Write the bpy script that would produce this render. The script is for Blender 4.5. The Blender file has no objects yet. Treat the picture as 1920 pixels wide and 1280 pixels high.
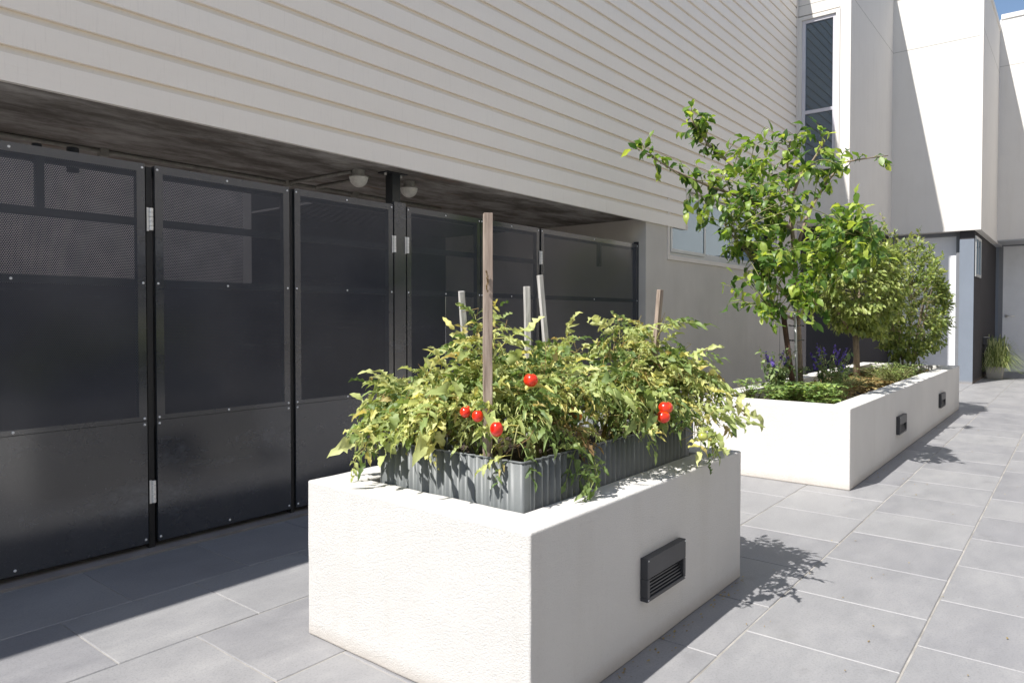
import bpy, math, random
from mathutils import Vector, Matrix, Euler
PI = math.pi
rnd = random.Random(11)
scene = bpy.context.scene
COL = scene.collection

# ------------------------------------------------------------------ camera
H = 1.12
PITCH = math.radians(-1.2)
YAW = math.radians(38.75)
cam_d = bpy.data.cameras.new("camera")
cam = bpy.data.objects.new("camera", cam_d)
COL.objects.link(cam)
cam.location = (0, 0, H)
cam.rotation_euler = (PI / 2 + PITCH, 0, YAW - PI / 2)
cam_d.sensor_width = 36
cam_d.lens = 36 * 1333 / 1920
cam_d.shift_y = -18 / 1920
cam_d.clip_start = 0.02
cam_d.clip_end = 800
scene.camera = cam

# ------------------------------------------------------------------ light
SUN = Vector((-0.367, 0.099, 0.53)).normalized()
ELEV = math.asin(SUN.z)
world = bpy.data.worlds.new("World")
scene.world = world
world.use_nodes = True
wn = world.node_tree
wn.nodes.clear()
sky = wn.nodes.new("ShaderNodeTexSky")
sky.sky_type = 'NISHITA'
sky.sun_disc = False
sky.sun_elevation = ELEV
sky.sun_rotation = math.atan2(SUN.x, SUN.y)
sky.air_density = 1.0
sky.dust_density = 0.8
sky.ozone_density = 1.2
bg = wn.nodes.new("ShaderNodeBackground")
bg.inputs[1].default_value = 0.095
wo = wn.nodes.new("ShaderNodeOutputWorld")
wn.links.new(sky.outputs[0], bg.inputs[0])
wn.links.new(bg.outputs[0], wo.inputs[0])
sun_d = bpy.data.lights.new("sun", 'SUN')
sun_d.energy = 5.0
sun_d.angle = math.radians(0.5)
sun_d.color = (1.0, 0.965, 0.92)
sun = bpy.data.objects.new("sun", sun_d)
COL.objects.link(sun)
sun.location = (-5, 2, 12)
sun.rotation_euler = SUN.to_track_quat('Z', 'Y').to_euler()

scene.render.engine = 'CYCLES'
scene.cycles.max_bounces = 10
scene.cycles.diffuse_bounces = 6
scene.cycles.glossy_bounces = 5
scene.cycles.transparent_max_bounces = 16
scene.view_settings.view_transform = 'Standard'
scene.view_settings.look = 'None'
scene.view_settings.gamma = 1
scene.view_settings.use_curve_mapping = False
scene.view_settings.exposure = 0.65


# ------------------------------------------------------------------ materials
def mat(name):
    m = bpy.data.materials.new(name)
    m.use_nodes = True
    nt = m.node_tree
    b = nt.nodes["Principled BSDF"]
    return m, nt, b, nt.nodes["Material Output"]


def N(nt, typ, **kw):
    n = nt.nodes.new(typ)
    for k, v in kw.items():
        if k.startswith('i_'):
            n.inputs[k[2:].replace('_', ' ')].default_value = v
        else:
            setattr(n, k, v)
    return n


def coords(nt, kind='Object', scale=(1, 1, 1)):
    tc = N(nt, "ShaderNodeTexCoord")
    mp = N(nt, "ShaderNodeMapping")
    mp.inputs['Scale'].default_value = scale
    nt.links.new(tc.outputs[kind], mp.inputs[0])
    return mp.outputs[0]


def wpos(nt, scale=(1, 1, 1)):
    g = N(nt, "ShaderNodeNewGeometry")
    mp = N(nt, "ShaderNodeMapping")
    mp.inputs['Scale'].default_value = scale
    nt.links.new(g.outputs['Position'], mp.inputs[0])
    return mp.outputs[0]


def noise(nt, vec, scale, detail=6, rough=0.6):
    n = N(nt, "ShaderNodeTexNoise")
    n.inputs['Scale'].default_value = scale
    n.inputs['Detail'].default_value = detail
    n.inputs['Roughness'].default_value = rough
    nt.links.new(vec, n.inputs['Vector'])
    return n.outputs['Fac']


def ramp(nt, fac, stops):
    r = N(nt, "ShaderNodeValToRGB")
    e = r.color_ramp.elements
    while len(e) < len(stops):
        e.new(0.5)
    for i, (p, c) in enumerate(stops):
        e[i].position = p
        e[i].color = (*c, 1) if len(c) == 3 else c
    nt.links.new(fac, r.inputs[0])
    return r.outputs[0]


def mixc(nt, fac, a, b, mode='MIX'):
    m = N(nt, "ShaderNodeMix", data_type='RGBA', blend_type=mode)
    for s, v in ((m.inputs[0], fac), (m.inputs[6], a), (m.inputs[7], b)):
        if isinstance(v, (int, float)):
            s.default_value = v
        elif isinstance(v, tuple):
            s.default_value = (*v, 1) if len(v) == 3 else v
        else:
            nt.links.new(v, s)
    return m.outputs[2]


def math_n(nt, op, a, b=None, clamp=False):
    m = N(nt, "ShaderNodeMath", operation=op, use_clamp=clamp)
    for i, v in enumerate((a, b)):
        if v is None:
            continue
        if isinstance(v, (int, float)):
            m.inputs[i].default_value = v
        else:
            nt.links.new(v, m.inputs[i])
    return m.outputs[0]


def bump(nt, h, strength, dist, normal=None):
    b = N(nt, "ShaderNodeBump")
    b.inputs['Strength'].default_value = strength
    b.inputs['Distance'].default_value = dist
    nt.links.new(h, b.inputs['Height'])
    if normal is not None:
        nt.links.new(normal, b.inputs['Normal'])
    return b.outputs[0]


def simple(name, col, rough=0.6, metal=0.0, var=0.12, nscale=6.0, bscale=60.0, bstr=0.15, bdist=0.002):
    m, nt, b, o = mat(name)
    v = wpos(nt)
    f = noise(nt, v, nscale)
    lo = tuple(c * (1 - var) for c in col)
    hi = tuple(min(1, c * (1 + var)) for c in col)
    nt.links.new(ramp(nt, f, [(0.3, lo), (0.7, hi)]), b.inputs['Base Color'])
    b.inputs['Roughness'].default_value = rough
    b.inputs['Metallic'].default_value = metal
    if bstr:
        nt.links.new(bump(nt, noise(nt, v, bscale, 4), bstr, bdist), b.inputs['Normal'])
    return m


def render_mat(name, col, fine, fstr, dist, stain=0.10):
    """sand-textured acrylic render"""
    m, nt, b, o = mat(name)
    v = wpos(nt)
    big = noise(nt, v, 1.7, 5)
    streak = noise(nt, wpos(nt, (9, 9, 0.8)), 1.0, 6)
    spots = noise(nt, v, 38, 3)
    c = ramp(nt, big, [(0.3, tuple(x * (1 - stain) for x in col)), (0.65, col)])
    c = mixc(nt, math_n(nt, 'MULTIPLY', ramp(nt, streak, [(0.5, (0, 0, 0)), (0.75, (1, 1, 1))]), 0.16), c,
             (col[0] * 0.72, col[1] * 0.68, col[2] * 0.62))
    c = mixc(nt, ramp(nt, spots, [(0.66, (0, 0, 0)), (0.8, (0.3, 0.3, 0.3))]), c, tuple(x * 0.6 for x in col))
    # splash dirt close to the ground
    g = N(nt, "ShaderNodeNewGeometry")
    sx = N(nt, "ShaderNodeSeparateXYZ")
    nt.links.new(g.outputs['Position'], sx.inputs[0])
    zz = math_n(nt, 'ADD', sx.outputs[2], math_n(nt, 'MULTIPLY', spots, 0.03))
    dirt = ramp(nt, zz, [(0.0, (0.55, 0.55, 0.55)), (0.075, (0, 0, 0))])
    c = mixc(nt, dirt, c, (0.38, 0.31, 0.24))
    nt.links.new(c, b.inputs['Base Color'])
    b.inputs['Roughness'].default_value = 0.92
    b.inputs['Specular IOR Level'].default_value = 0.25
    h = math_n(nt, 'ADD', math_n(nt, 'MULTIPLY', noise(nt, v, fine * 0.45, 2, 0.5), 1.0), noise(nt, v, fine * 1.5, 2, 0.6))
    h = math_n(nt, 'ADD', h, math_n(nt, 'MULTIPLY', noise(nt, v, 14, 3), 0.5))
    nt.links.new(bump(nt, h, fstr, dist), b.inputs['Normal'])
    grain = noise(nt, v, fine * 0.8, 2, 0.7)
    c = mixc(nt, ramp(nt, grain, [(0.56, (0, 0, 0)), (0.72, (0.30, 0.30, 0.30))]), c, tuple(x * 0.55 for x in col))
    nt.links.new(c, b.inputs['Base Color'])
    return m


M = {}
M['planter'] = render_mat("rough_white_render", (0.67, 0.655, 0.63), 420, 0.85, 0.004, 0.05)
M['planter_smooth'] = render_mat("white_render", (0.665, 0.65, 0.62), 380, 0.6, 0.004, 0.07)
M['wall'] = render_mat("grey_cream_render", (0.60, 0.565, 0.52), 170, 0.25, 0.004, 0.12)
M['bay'] = render_mat("smooth_white_wall", (0.675, 0.65, 0.61), 300, 0.12, 0.002, 0.04)
M['charcoal'] = render_mat("charcoal_render", (0.055, 0.052, 0.055), 200, 0.3, 0.004, 0.1)
M['pillar'] = render_mat("blue_grey_render", (0.20, 0.23, 0.275), 200, 0.3, 0.004, 0.1)
M['lightgrey'] = simple("grey_paint", (0.42, 0.43, 0.45), 0.5, var=0.05)
M['door'] = simple("door_paint", (0.74, 0.75, 0.77), 0.45, var=0.04)
M['door_frame'] = simple("door_frame_paint", (0.19, 0.20, 0.22), 0.5, var=0.06)
M['black'] = simple("black_plastic", (0.035, 0.036, 0.04), 0.45, var=0.2, bscale=300, bstr=0.1)
M['black_dark'] = simple("black_recess", (0.012, 0.012, 0.013), 0.6, var=0.2)
M['steel'] = simple("brushed_steel", (0.78, 0.76, 0.72), 0.4, 0.35, 0.1, bscale=200)
M['rivet'] = simple("rivet_metal", (0.75, 0.75, 0.75), 0.4, 0.3, 0.1, bstr=0)
M['alu'] = simple("window_frame_paint", (0.56, 0.55, 0.59), 0.4, var=0.04)
M['alu_grey'] = simple("grey_aluminium", (0.50, 0.51, 0.50), 0.35, 0.2, var=0.05)
M['trim'] = simple("cream_trim_paint", (0.68, 0.63, 0.58), 0.6, var=0.05)
M['globe'] = simple("dirty_white_globe", (0.88, 0.86, 0.80), 0.35, var=0.15, nscale=30)
M['grey_plastic'] = simple("old_grey_plastic", (0.33, 0.32, 0.29), 0.6, var=0.25, nscale=25)
M['dark_steel'] = simple("dark_steel_paint", (0.03, 0.034, 0.038), 0.4, 0.0, 0.2)
M['soil'] = simple("potting_soil", (0.06, 0.042, 0.03), 0.95, var=0.5, nscale=30, bscale=70, bstr=1.0, bdist=0.02)
M['mulch'] = simple("dry_leaf_mulch", (0.23, 0.15, 0.10), 0.9, var=0.5, nscale=40, bscale=120, bstr=0.6, bdist=0.01)
M['pot'] = simple("stone_pot", (0.42, 0.40, 0.37), 0.85, var=0.15)
M['grout'] = simple("pale_grout", (0.29, 0.275, 0.25), 0.95, var=0.35, nscale=8, bscale=200, bstr=0.4)
M['fence_wall'] = simple("store_wall", (0.22, 0.20, 0.19), 0.9, var=0.3, nscale=3)
M['store_pale'] = simple("store_blockwork", (0.52, 0.45, 0.40), 0.9, var=0.2, nscale=4)
M['cream'] = simple('cream_wall_paint', (0.80, 0.745, 0.67), 0.8, var=0.03)


def board_mat():
    m, nt, b, o = mat("weatherboard_paint")
    v = wpos(nt)
    oi = N(nt, "ShaderNodeObjectInfo")
    base = (0.66, 0.62, 0.575)
    c = ramp(nt, noise(nt, wpos(nt, (0.6, 1, 3)), 1.3, 6), [(0.3, (0.82, 0.765, 0.70)), (0.7, (0.86, 0.81, 0.745))])
    c = mixc(nt, math_n(nt, 'MULTIPLY', oi.outputs['Random'], 0.35), c, (0.85, 0.78, 0.69))
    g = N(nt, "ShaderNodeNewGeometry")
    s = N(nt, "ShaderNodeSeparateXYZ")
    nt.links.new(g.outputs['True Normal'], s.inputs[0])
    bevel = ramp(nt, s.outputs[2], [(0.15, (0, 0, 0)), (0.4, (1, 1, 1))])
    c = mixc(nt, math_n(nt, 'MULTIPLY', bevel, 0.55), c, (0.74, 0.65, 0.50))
    # sparse weathered chips
    ch = noise(nt, wpos(nt, (3, 3, 30)), 2.0, 8, 0.7)
    c = mixc(nt, ramp(nt, ch, [(0.74, (0, 0, 0)), (0.79, (0.7, 0.7, 0.7))]), c, (0.33, 0.27, 0.21))
    fine = noise(nt, wpos(nt, (30, 30, 2)), 3.0, 5)
    c = mixc(nt, ramp(nt, fine, [(0.55, (0, 0, 0)), (0.9, (0.25, 0.25, 0.25))]), c, (0.45, 0.40, 0.35))
    nt.links.new(c, b.inputs['Base Color'])
    b.inputs['Roughness'].default_value = 0.6
    nt.links.new(bump(nt, noise(nt, wpos(nt, (2, 2, 40)), 3, 5), 0.25, 0.004), b.inputs['Normal'])
    return m


def soffit_mat():
    m, nt, b, o = mat("stained_concrete")
    v = wpos(nt)
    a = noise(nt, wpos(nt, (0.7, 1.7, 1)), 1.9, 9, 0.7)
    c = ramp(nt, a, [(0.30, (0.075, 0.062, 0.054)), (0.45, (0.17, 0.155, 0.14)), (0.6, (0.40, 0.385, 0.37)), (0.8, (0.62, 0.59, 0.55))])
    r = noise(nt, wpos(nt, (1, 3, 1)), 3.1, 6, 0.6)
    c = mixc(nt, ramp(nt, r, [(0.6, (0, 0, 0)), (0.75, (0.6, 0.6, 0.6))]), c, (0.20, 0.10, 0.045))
    nt.links.new(c, b.inputs['Base Color'])
    b.inputs['Roughness'].default_value = 0.9
    nt.links.new(bump(nt, noise(nt, v, 30, 6), 0.5, 0.006), b.inputs['Normal'])
    return m


def tile_mat():
    m, nt, b, o = mat("grey_stone_paver")
    oi = N(nt, "ShaderNodeObjectInfo")
    v = wpos(nt)
    sh = N(nt, "ShaderNodeVectorMath", operation='ADD')
    nt.links.new(v, sh.inputs[0])
    cm = N(nt, "ShaderNodeCombineXYZ")
    nt.links.new(math_n(nt, 'MULTIPLY', oi.outputs['Random'], 50), cm.inputs[0])
    nt.links.new(math_n(nt, 'MULTIPLY', oi.outputs['Random'], 13), cm.inputs[2])
    nt.links.new(cm.outputs[0], sh.inputs[1])
    mp = N(nt, "ShaderNodeMapping")
    mp.inputs['Scale'].default_value = (1.0, 2.2, 1)
    nt.links.new(sh.outputs[0], mp.inputs[0])
    a = noise(nt, mp.outputs[0], 2.6, 10, 0.72)
    c = ramp(nt, a, [(0.25, (0.195, 0.195, 0.203)), (0.5, (0.243, 0.242, 0.248)), (0.75, (0.295, 0.292, 0.293))])
    rv = ramp(nt, oi.outputs['Random'], [(0, (0.88, 0.88, 0.90)), (1, (1.07, 1.07, 1.06))])
    c = mixc(nt, 1.0, c, rv, 'MULTIPLY')
    cloud = noise(nt, v, 1.1, 3)
    c = mixc(nt, ramp(nt, cloud, [(0.5, (0, 0, 0)), (0.75, (0.30, 0.30, 0.30))]), c, (0.33, 0.325, 0.32))
    speck = noise(nt, v, 130, 4, 0.7)
    c = mixc(nt, ramp(nt, speck, [(0.35, (0.30, 0.30, 0.30)), (0.5, (0, 0, 0))]), c, (0.10, 0.10, 0.105))
    fl = noise(nt, sh.outputs[0], 4.3, 7, 0.7)
    c = mixc(nt, ramp(nt, fl, [(0.62, (0, 0, 0)), (0.72, (0.35, 0.35, 0.35))]), c, (0.12, 0.115, 0.115))
    pl = noise(nt, sh.outputs[0], 2.1, 8, 0.7)
    c = mixc(nt, ramp(nt, pl, [(0.58, (0, 0, 0)), (0.74, (0.3, 0.3, 0.3))]), c, (0.34, 0.335, 0.33))
    nt.links.new(c, b.inputs['Base Color'])
    nt.links.new(ramp(nt, a, [(0.3, (0.42, 0.42, 0.42)), (0.7, (0.6, 0.6, 0.6))]), b.inputs['Roughness'])
    h = math_n(nt, 'ADD', noise(nt, v, 90, 5, 0.7), math_n(nt, 'MULTIPLY', a, 1.5))
    nt.links.new(bump(nt, h, 0.25, 0.003), b.inputs['Normal'])
    return m


def metal_nodes(name, perforated):
    m, nt, b, o = mat(name)
    v = coords(nt, 'Object')
    w = wpos(nt)
    base = ramp(nt, noise(nt, w, 3, 6), [(0.3, (0.020, 0.023, 0.031)), (0.7, (0.032, 0.035, 0.045))])
    # dust freckles and smears
    f = noise(nt, w, 240, 3, 0.8)
    c = mixc(nt, ramp(nt, f, [(0.66, (0, 0, 0)), (0.76, (0.5, 0.5, 0.5))]), base, (0.5, 0.5, 0.48))
    sm = noise(nt, wpos(nt, (1.0, 1.0, 5.0)), 2.0, 7, 0.75)
    c = mixc(nt, ramp(nt, sm, [(0.60, (0, 0, 0)), (0.85, (0.22, 0.22, 0.22))]), c, (0.25, 0.26, 0.27))
    nt.links.new(c, b.inputs['Base Color'])
    scr = noise(nt, wpos(nt, (22, 22, 1.6)), 6.0, 4, 0.8)
    c2 = mixc(nt, ramp(nt, scr, [(0.68, (0, 0, 0)), (0.76, (0.35, 0.35, 0.35))]), c, (0.16, 0.165, 0.17))
    haz = noise(nt, wpos(nt, (1.2, 1.2, 2.0)), 1.1, 6, 0.8)
    c2 = mixc(nt, ramp(nt, haz, [(0.56, (0, 0, 0)), (0.72, (0.28, 0.28, 0.28))]), c2, (0.15, 0.17, 0.20))
    nt.links.new(c2, b.inputs['Base Color'])
    b.inputs['IOR'].default_value = 1.85
    nt.links.new(ramp(nt, sm, [(0.3, (0.11, 0.11, 0.11)), (0.8, (0.24, 0.24, 0.24))]), b.inputs['Roughness'])
    nt.links.new(bump(nt, noise(nt, w, 1.6, 3), 0.05, 0.02), b.inputs['Normal'])
    if perforated:
        # hexagonal grid of round holes, 9 mm pitch
        sx = N(nt, "ShaderNodeSeparateXYZ")
        nt.links.new(w, sx.inputs[0])
        P, Q = 0.0085, 0.0085 * 1.732

        def dots(ox, oz):
            x = math_n(nt, 'PINGPONG', math_n(nt, 'ADD', sx.outputs[0], ox), P / 2)
            z = math_n(nt, 'PINGPONG', math_n(nt, 'ADD', sx.outputs[2], oz), Q / 2)
            r = math_n(nt, 'SQRT', math_n(nt, 'ADD', math_n(nt, 'MULTIPLY', x, x), math_n(nt, 'MULTIPLY', z, z)))
            return math_n(nt, 'LESS_THAN', r, 0.0027)
        hole = math_n(nt, 'MAXIMUM', dots(10, 10), dots(10 + P / 2, 10 + Q / 2))
        tr = N(nt, "ShaderNodeBsdfTransparent")
        mx = N(nt, "ShaderNodeMixShader")
        nt.links.new(hole, mx.inputs[0])
        nt.links.new(b.outputs[0], mx.inputs[1])
        nt.links.new(tr.outputs[0], mx.inputs[2])
        nt.links.new(mx.outputs[0], o.inputs[0])
        b.inputs['IOR'].default_value = 1.45
        br = mixc(nt, 1.0, c, (1.7, 1.7, 1.7), 'MULTIPLY')
        nt.links.new(br, b.inputs['Base Color'])
    return m


def glass_mat(name, tint, trans):
    m, nt, b, o = mat(name)
    nt.nodes.remove(b)
    gl = N(nt, "ShaderNodeBsdfGlossy")
    gl.inputs['Roughness'].default_value = 0.015
    gl.inputs['Color'].default_value = (0.70, 0.86, 1, 1)
    tr = N(nt, "ShaderNodeBsdfTransparent")
    tr.inputs[0].default_value = (*tint, 1)
    fr = N(nt, "ShaderNodeFresnel")
    fr.inputs[0].default_value = 1.9
    mx = N(nt, "ShaderNodeMixShader")
    nt.links.new(math_n(nt, 'ADD', fr.outputs[0], trans, True), mx.inputs[0])
    nt.links.new(tr.outputs[0], mx.inputs[1])
    nt.links.new(gl.outputs[0], mx.inputs[2])
    nt.links.new(mx.outputs[0], o.inputs[0])
    return m


def leaf_mat(name, stops, transl=0.35, rough=0.4, back=None, spec=0.5):
    m, nt, b, o = mat(name)
    at = N(nt, "ShaderNodeAttribute", attribute_name="var")
    oi = N(nt, "ShaderNodeObjectInfo")
    f = math_n(nt, 'FRACT', math_n(nt, 'ADD', at.outputs['Fac'], oi.outputs['Random']))
    c = ramp(nt, f, stops)
    n = noise(nt, wpos(nt), 55, 3)
    c = mixc(nt, math_n(nt, 'MULTIPLY', n, 0.3), c, tuple(x * 0.6 for x in stops[0][1]))
    nt.links.new(c, b.inputs['Base Color'])
    b.inputs['Roughness'].default_value = rough
    b.inputs['Specular IOR Level'].default_value = spec
    nt.links.new(bump(nt, noise(nt, wpos(nt), 130, 3), 0.3, 0.003), b.inputs['Normal'])
    t = N(nt, "ShaderNodeBsdfTranslucent")
    hs = N(nt, "ShaderNodeHueSaturation")
    hs.inputs['Saturation'].default_value = 1.15
    hs.inputs['Value'].default_value = 1.9
    hs.inputs['Hue'].default_value = 0.49
    nt.links.new(c, hs.inputs['Color'])
    nt.links.new(hs.outputs[0], t.inputs[0])
    mx = N(nt, "ShaderNodeMixShader")
    mx.inputs[0].default_value = transl
    nt.links.new(b.outputs[0], mx.inputs[1])
    nt.links.new(t.outputs[0], mx.inputs[2])
    nt.links.new(mx.outputs[0], o.inputs[0])
    return m


def wood_mat(name, dark, light, scale=(60, 60, 4), rough=0.85):
    m, nt, b, o = mat(name)
    v = coords(nt, 'Object', scale)
    f = noise(nt, v, 1.2, 7, 0.7)
    nt.links.new(ramp(nt, f, [(0.3, dark), (0.7, light)]), b.inputs['Base Color'])
    b.inputs['Roughness'].default_value = rough
    nt.links.new(bump(nt, f, 0.5, 0.003), b.inputs['Normal'])
    return m


M['board'] = board_mat()
M['soffit'] = soffit_mat()
M['tile'] = tile_mat()
M['metal'] = metal_nodes("charcoal_sheet_metal", False)
M['perf'] = metal_nodes("perforated_charcoal_metal", True)
M['glass'] = glass_mat("window_glass", (0.22, 0.30, 0.38), 0.10)
M['timber'] = wood_mat("weathered_brown_timber", (0.12, 0.085, 0.065), (0.42, 0.34, 0.28))
M['timber_grey'] = wood_mat("silvered_timber", (0.24, 0.23, 0.22), (0.60, 0.58, 0.55))
M['post_wood'] = wood_mat("stained_post", (0.035, 0.02, 0.015), (0.13, 0.07, 0.045))
M['bark'] = wood_mat("tree_bark", (0.15, 0.11, 0.075), (0.33, 0.26, 0.19), (40, 40, 12))
M['stem'] = wood_mat("green_stem", (0.16, 0.17, 0.06), (0.30, 0.29, 0.11), (40, 40, 12), 0.6)
M['colorbond'] = simple("grey_corrugated_steel", (0.115, 0.125, 0.126), 0.5, 0.0, 0.12, 8, 90, 0.08)
M['tomato_leaf'] = leaf_mat("tomato_leaf", [(0.0, (0.09, 0.15, 0.045)), (0.25, (0.20, 0.275, 0.085)), (0.5, (0.38, 0.44, 0.155)), (0.8, (0.58, 0.60, 0.26)), (0.93, (0.66, 0.62, 0.20)), (1.0, (0.40, 0.30, 0.12))], 0.32, 0.55)
M['dry_leaf'] = leaf_mat("dried_leaf", [(0.0, (0.20, 0.13, 0.06)), (0.6, (0.32, 0.24, 0.10)), (1.0, (0.45, 0.38, 0.16))], 0.2, 0.8, spec=0.2)
M['lemon_leaf'] = leaf_mat("lemon_leaf", [(0.0, (0.045, 0.10, 0.025)), (0.4, (0.105, 0.19, 0.04)), (0.72, (0.25, 0.36, 0.07)), (1.0, (0.50, 0.58, 0.13))], 0.40, 0.42)
M['small_leaf'] = leaf_mat("camellia_leaf", [(0.0, (0.11, 0.16, 0.05)), (0.45, (0.30, 0.37, 0.11)), (1.0, (0.44, 0.48, 0.17))], 0.35, 0.38)
M['bush_leaf'] = leaf_mat("bush_leaf", [(0.0, (0.09, 0.135, 0.042)), (0.45, (0.20, 0.27, 0.075)), (0.85, (0.38, 0.44, 0.13)), (1.0, (0.46, 0.47, 0.16))], 0.35, 0.38)
M['salvia_leaf'] = leaf_mat("salvia_leaf", [(0.0, (0.07, 0.12, 0.045)), (0.5, (0.19, 0.27, 0.10)), (1.0, (0.36, 0.43, 0.19))], 0.3, 0.6)
M['herb_leaf'] = leaf_mat("herb_leaf", [(0.0, (0.10, 0.18, 0.055)), (0.5, (0.24, 0.34, 0.12)), (1.0, (0.45, 0.56, 0.17))], 0.35, 0.5)
M['grass_leaf'] = leaf_mat("strappy_leaf", [(0.0, (0.10, 0.15, 0.05)), (0.4, (0.26, 0.33, 0.10)), (0.7, (0.52, 0.56, 0.22)), (1.0, (0.75, 0.76, 0.42))], 0.3, 0.5)
M['purple'] = leaf_mat("purple_petal", [(0.0, (0.07, 0.035, 0.22)), (0.5, (0.16, 0.09, 0.45)), (1.0, (0.30, 0.22, 0.65))], 0.3, 0.6)


def fruit_mat(name, stops):
    m, nt, b, o = mat(name)
    nt.links.new(ramp(nt, noise(nt, coords(nt, 'Object'), 25, 3), stops), b.inputs['Base Color'])
    b.inputs['Roughness'].default_value = 0.28
    b.inputs['Subsurface Weight'].default_value = 0.15
    b.inputs['Subsurface Radius'].default_value = (0.02, 0.005, 0.002)
    b.inputs['Coat Weight'].default_value = 0.4
    b.inputs['Coat Roughness'].default_value = 0.08
    return m


M['tomato'] = fruit_mat("ripe_tomato_skin", [(0.35, (0.58, 0.012, 0.004)), (0.6, (0.74, 0.035, 0.006)), (0.75, (0.80, 0.15, 0.012))])
M['tomato_orange'] = fruit_mat("orange_tomato_skin", [(0.35, (0.65, 0.20, 0.015)), (0.7, (0.72, 0.30, 0.03))])
M['tomato_green'] = fruit_mat("green_tomato_skin", [(0.35, (0.25, 0.30, 0.05)), (0.7, (0.42, 0.42, 0.10))])


# ------------------------------------------------------------------ object helpers
def link(o, parent=None):
    COL.objects.link(o)
    if parent is not None:
        o.parent = parent
    return o


def rootloc(o):
    v = Vector((0, 0, 0))
    while o is not None:
        v += o.location
        o = o.parent
    return v


def thing(name, label, cat, loc=(0, 0, 0), group=None):
    o = bpy.data.objects.new(name, None)
    o.empty_display_size = 0.1
    link(o)
    o.location = loc
    o['label'] = label
    o['category'] = cat
    if group:
        o['group'] = group
    return o


def tag(o, label, cat, group=None):
    o['label'] = label
    o['category'] = cat
    if group:
        o['group'] = group
    return o


def struct(o):
    o['kind'] = 'structure'
    return o


def stuff(o):
    o['kind'] = 'stuff'
    return o


class MB:
    """collects world-space geometry for one mesh"""

    def __init__(s):
        s.v = []
        s.f = []
        s.var = None

    def box(s, x0, x1, y0, y1, z0, z1):
        b = len(s.v)
        s.v += [(x, y, z) for z in (z0, z1) for y in (y0, y1) for x in (x0, x1)]
        s.f += [tuple(b + i for i in q) for q in
                ((0, 2, 3, 1), (4, 5, 7, 6), (0, 1, 5, 4), (2, 6, 7, 3), (0, 4, 6, 2), (1, 3, 7, 5))]
        return s

    def quad(s, *p):
        b = len(s.v)
        s.v += [tuple(q) for q in p]
        s.f.append(tuple(range(b, b + len(p))))
        return s

    def cyl(s, p0, p1, r0, r1=None, n=10, caps=True):
        return s.tube([p0, p1], [r0, r0 if r1 is None else r1], n, caps)

    def tube(s, pts, rad, n=8, caps=True):
        pts = [Vector(p) for p in pts]
        if isinstance(rad, (int, float)):
            rad = [rad] * len(pts)
        t0 = (pts[1] - pts[0]).normalized()
        up = Vector((0, 0, 1)) if abs(t0.z) < 0.9 else Vector((1, 0, 0))
        a = t0.cross(up).normalized()
        base = len(s.v)
        for i, p in enumerate(pts):
            t = (pts[min(i + 1, len(pts) - 1)] - pts[max(i - 1, 0)]).normalized()
            a = (a - t * a.dot(t)).normalized()
            c = t.cross(a)
            for k in range(n):
                w = 2 * PI * k / n
                s.v.append(tuple(p + (a * math.cos(w) + c * math.sin(w)) * rad[i]))
        for i in range(len(pts) - 1):
            for k in range(n):
                k2 = (k + 1) % n
                s.f.append((base + i * n + k, base + i * n + k2, base + (i + 1) * n + k2, base + (i + 1) * n + k))
        if caps:
            s.f.append(tuple(base + k for k in reversed(range(n))))
            s.f.append(tuple(base + (len(pts) - 1) * n + k for k in range(n)))
        return s

    def lathe(s, c, prof, n=20):
        base = len(s.v)
        for r, z in prof:
            for k in range(n):
                w = 2 * PI * k / n
                s.v.append((c[0] + r * math.cos(w), c[1] + r * math.sin(w), c[2] + z))
        for i in range(len(prof) - 1):
            for k in range(n):
                k2 = (k + 1) % n
                s.f.append((base + i * n + k, base + i * n + k2, base + (i + 1) * n + k2, base + (i + 1) * n + k))
        return s

    def build(s, name, m, parent=None, smooth=False, bevel=0, seg=2):
        me = bpy.data.meshes.new(name)
        off = rootloc(parent) if parent is not None else Vector((0, 0, 0))
        me.from_pydata([tuple(Vector(p) - off) for p in s.v], [], s.f)
        me.update()
        me.materials.append(m)
        if s.var is not None:
            at = me.attributes.new('var', 'FLOAT', 'POINT')
            at.data.foreach_set('value', s.var)
        if smooth:
            me.polygons.foreach_set('use_smooth', [True] * len(me.polygons))
        o = bpy.data.objects.new(name, me)
        link(o, parent)
        if bevel:
            b = o.modifiers.new('bevel', 'BEVEL')
            b.width = bevel
            b.segments = seg
            b.limit_method = 'ANGLE'
        return o


def B(name, m, parent, x0, x1, y0, y1, z0, z1, bevel=0, seg=2):
    return MB().box(x0, x1, y0, y1, z0, z1).build(name, m, parent, bevel=bevel, seg=seg)


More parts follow.
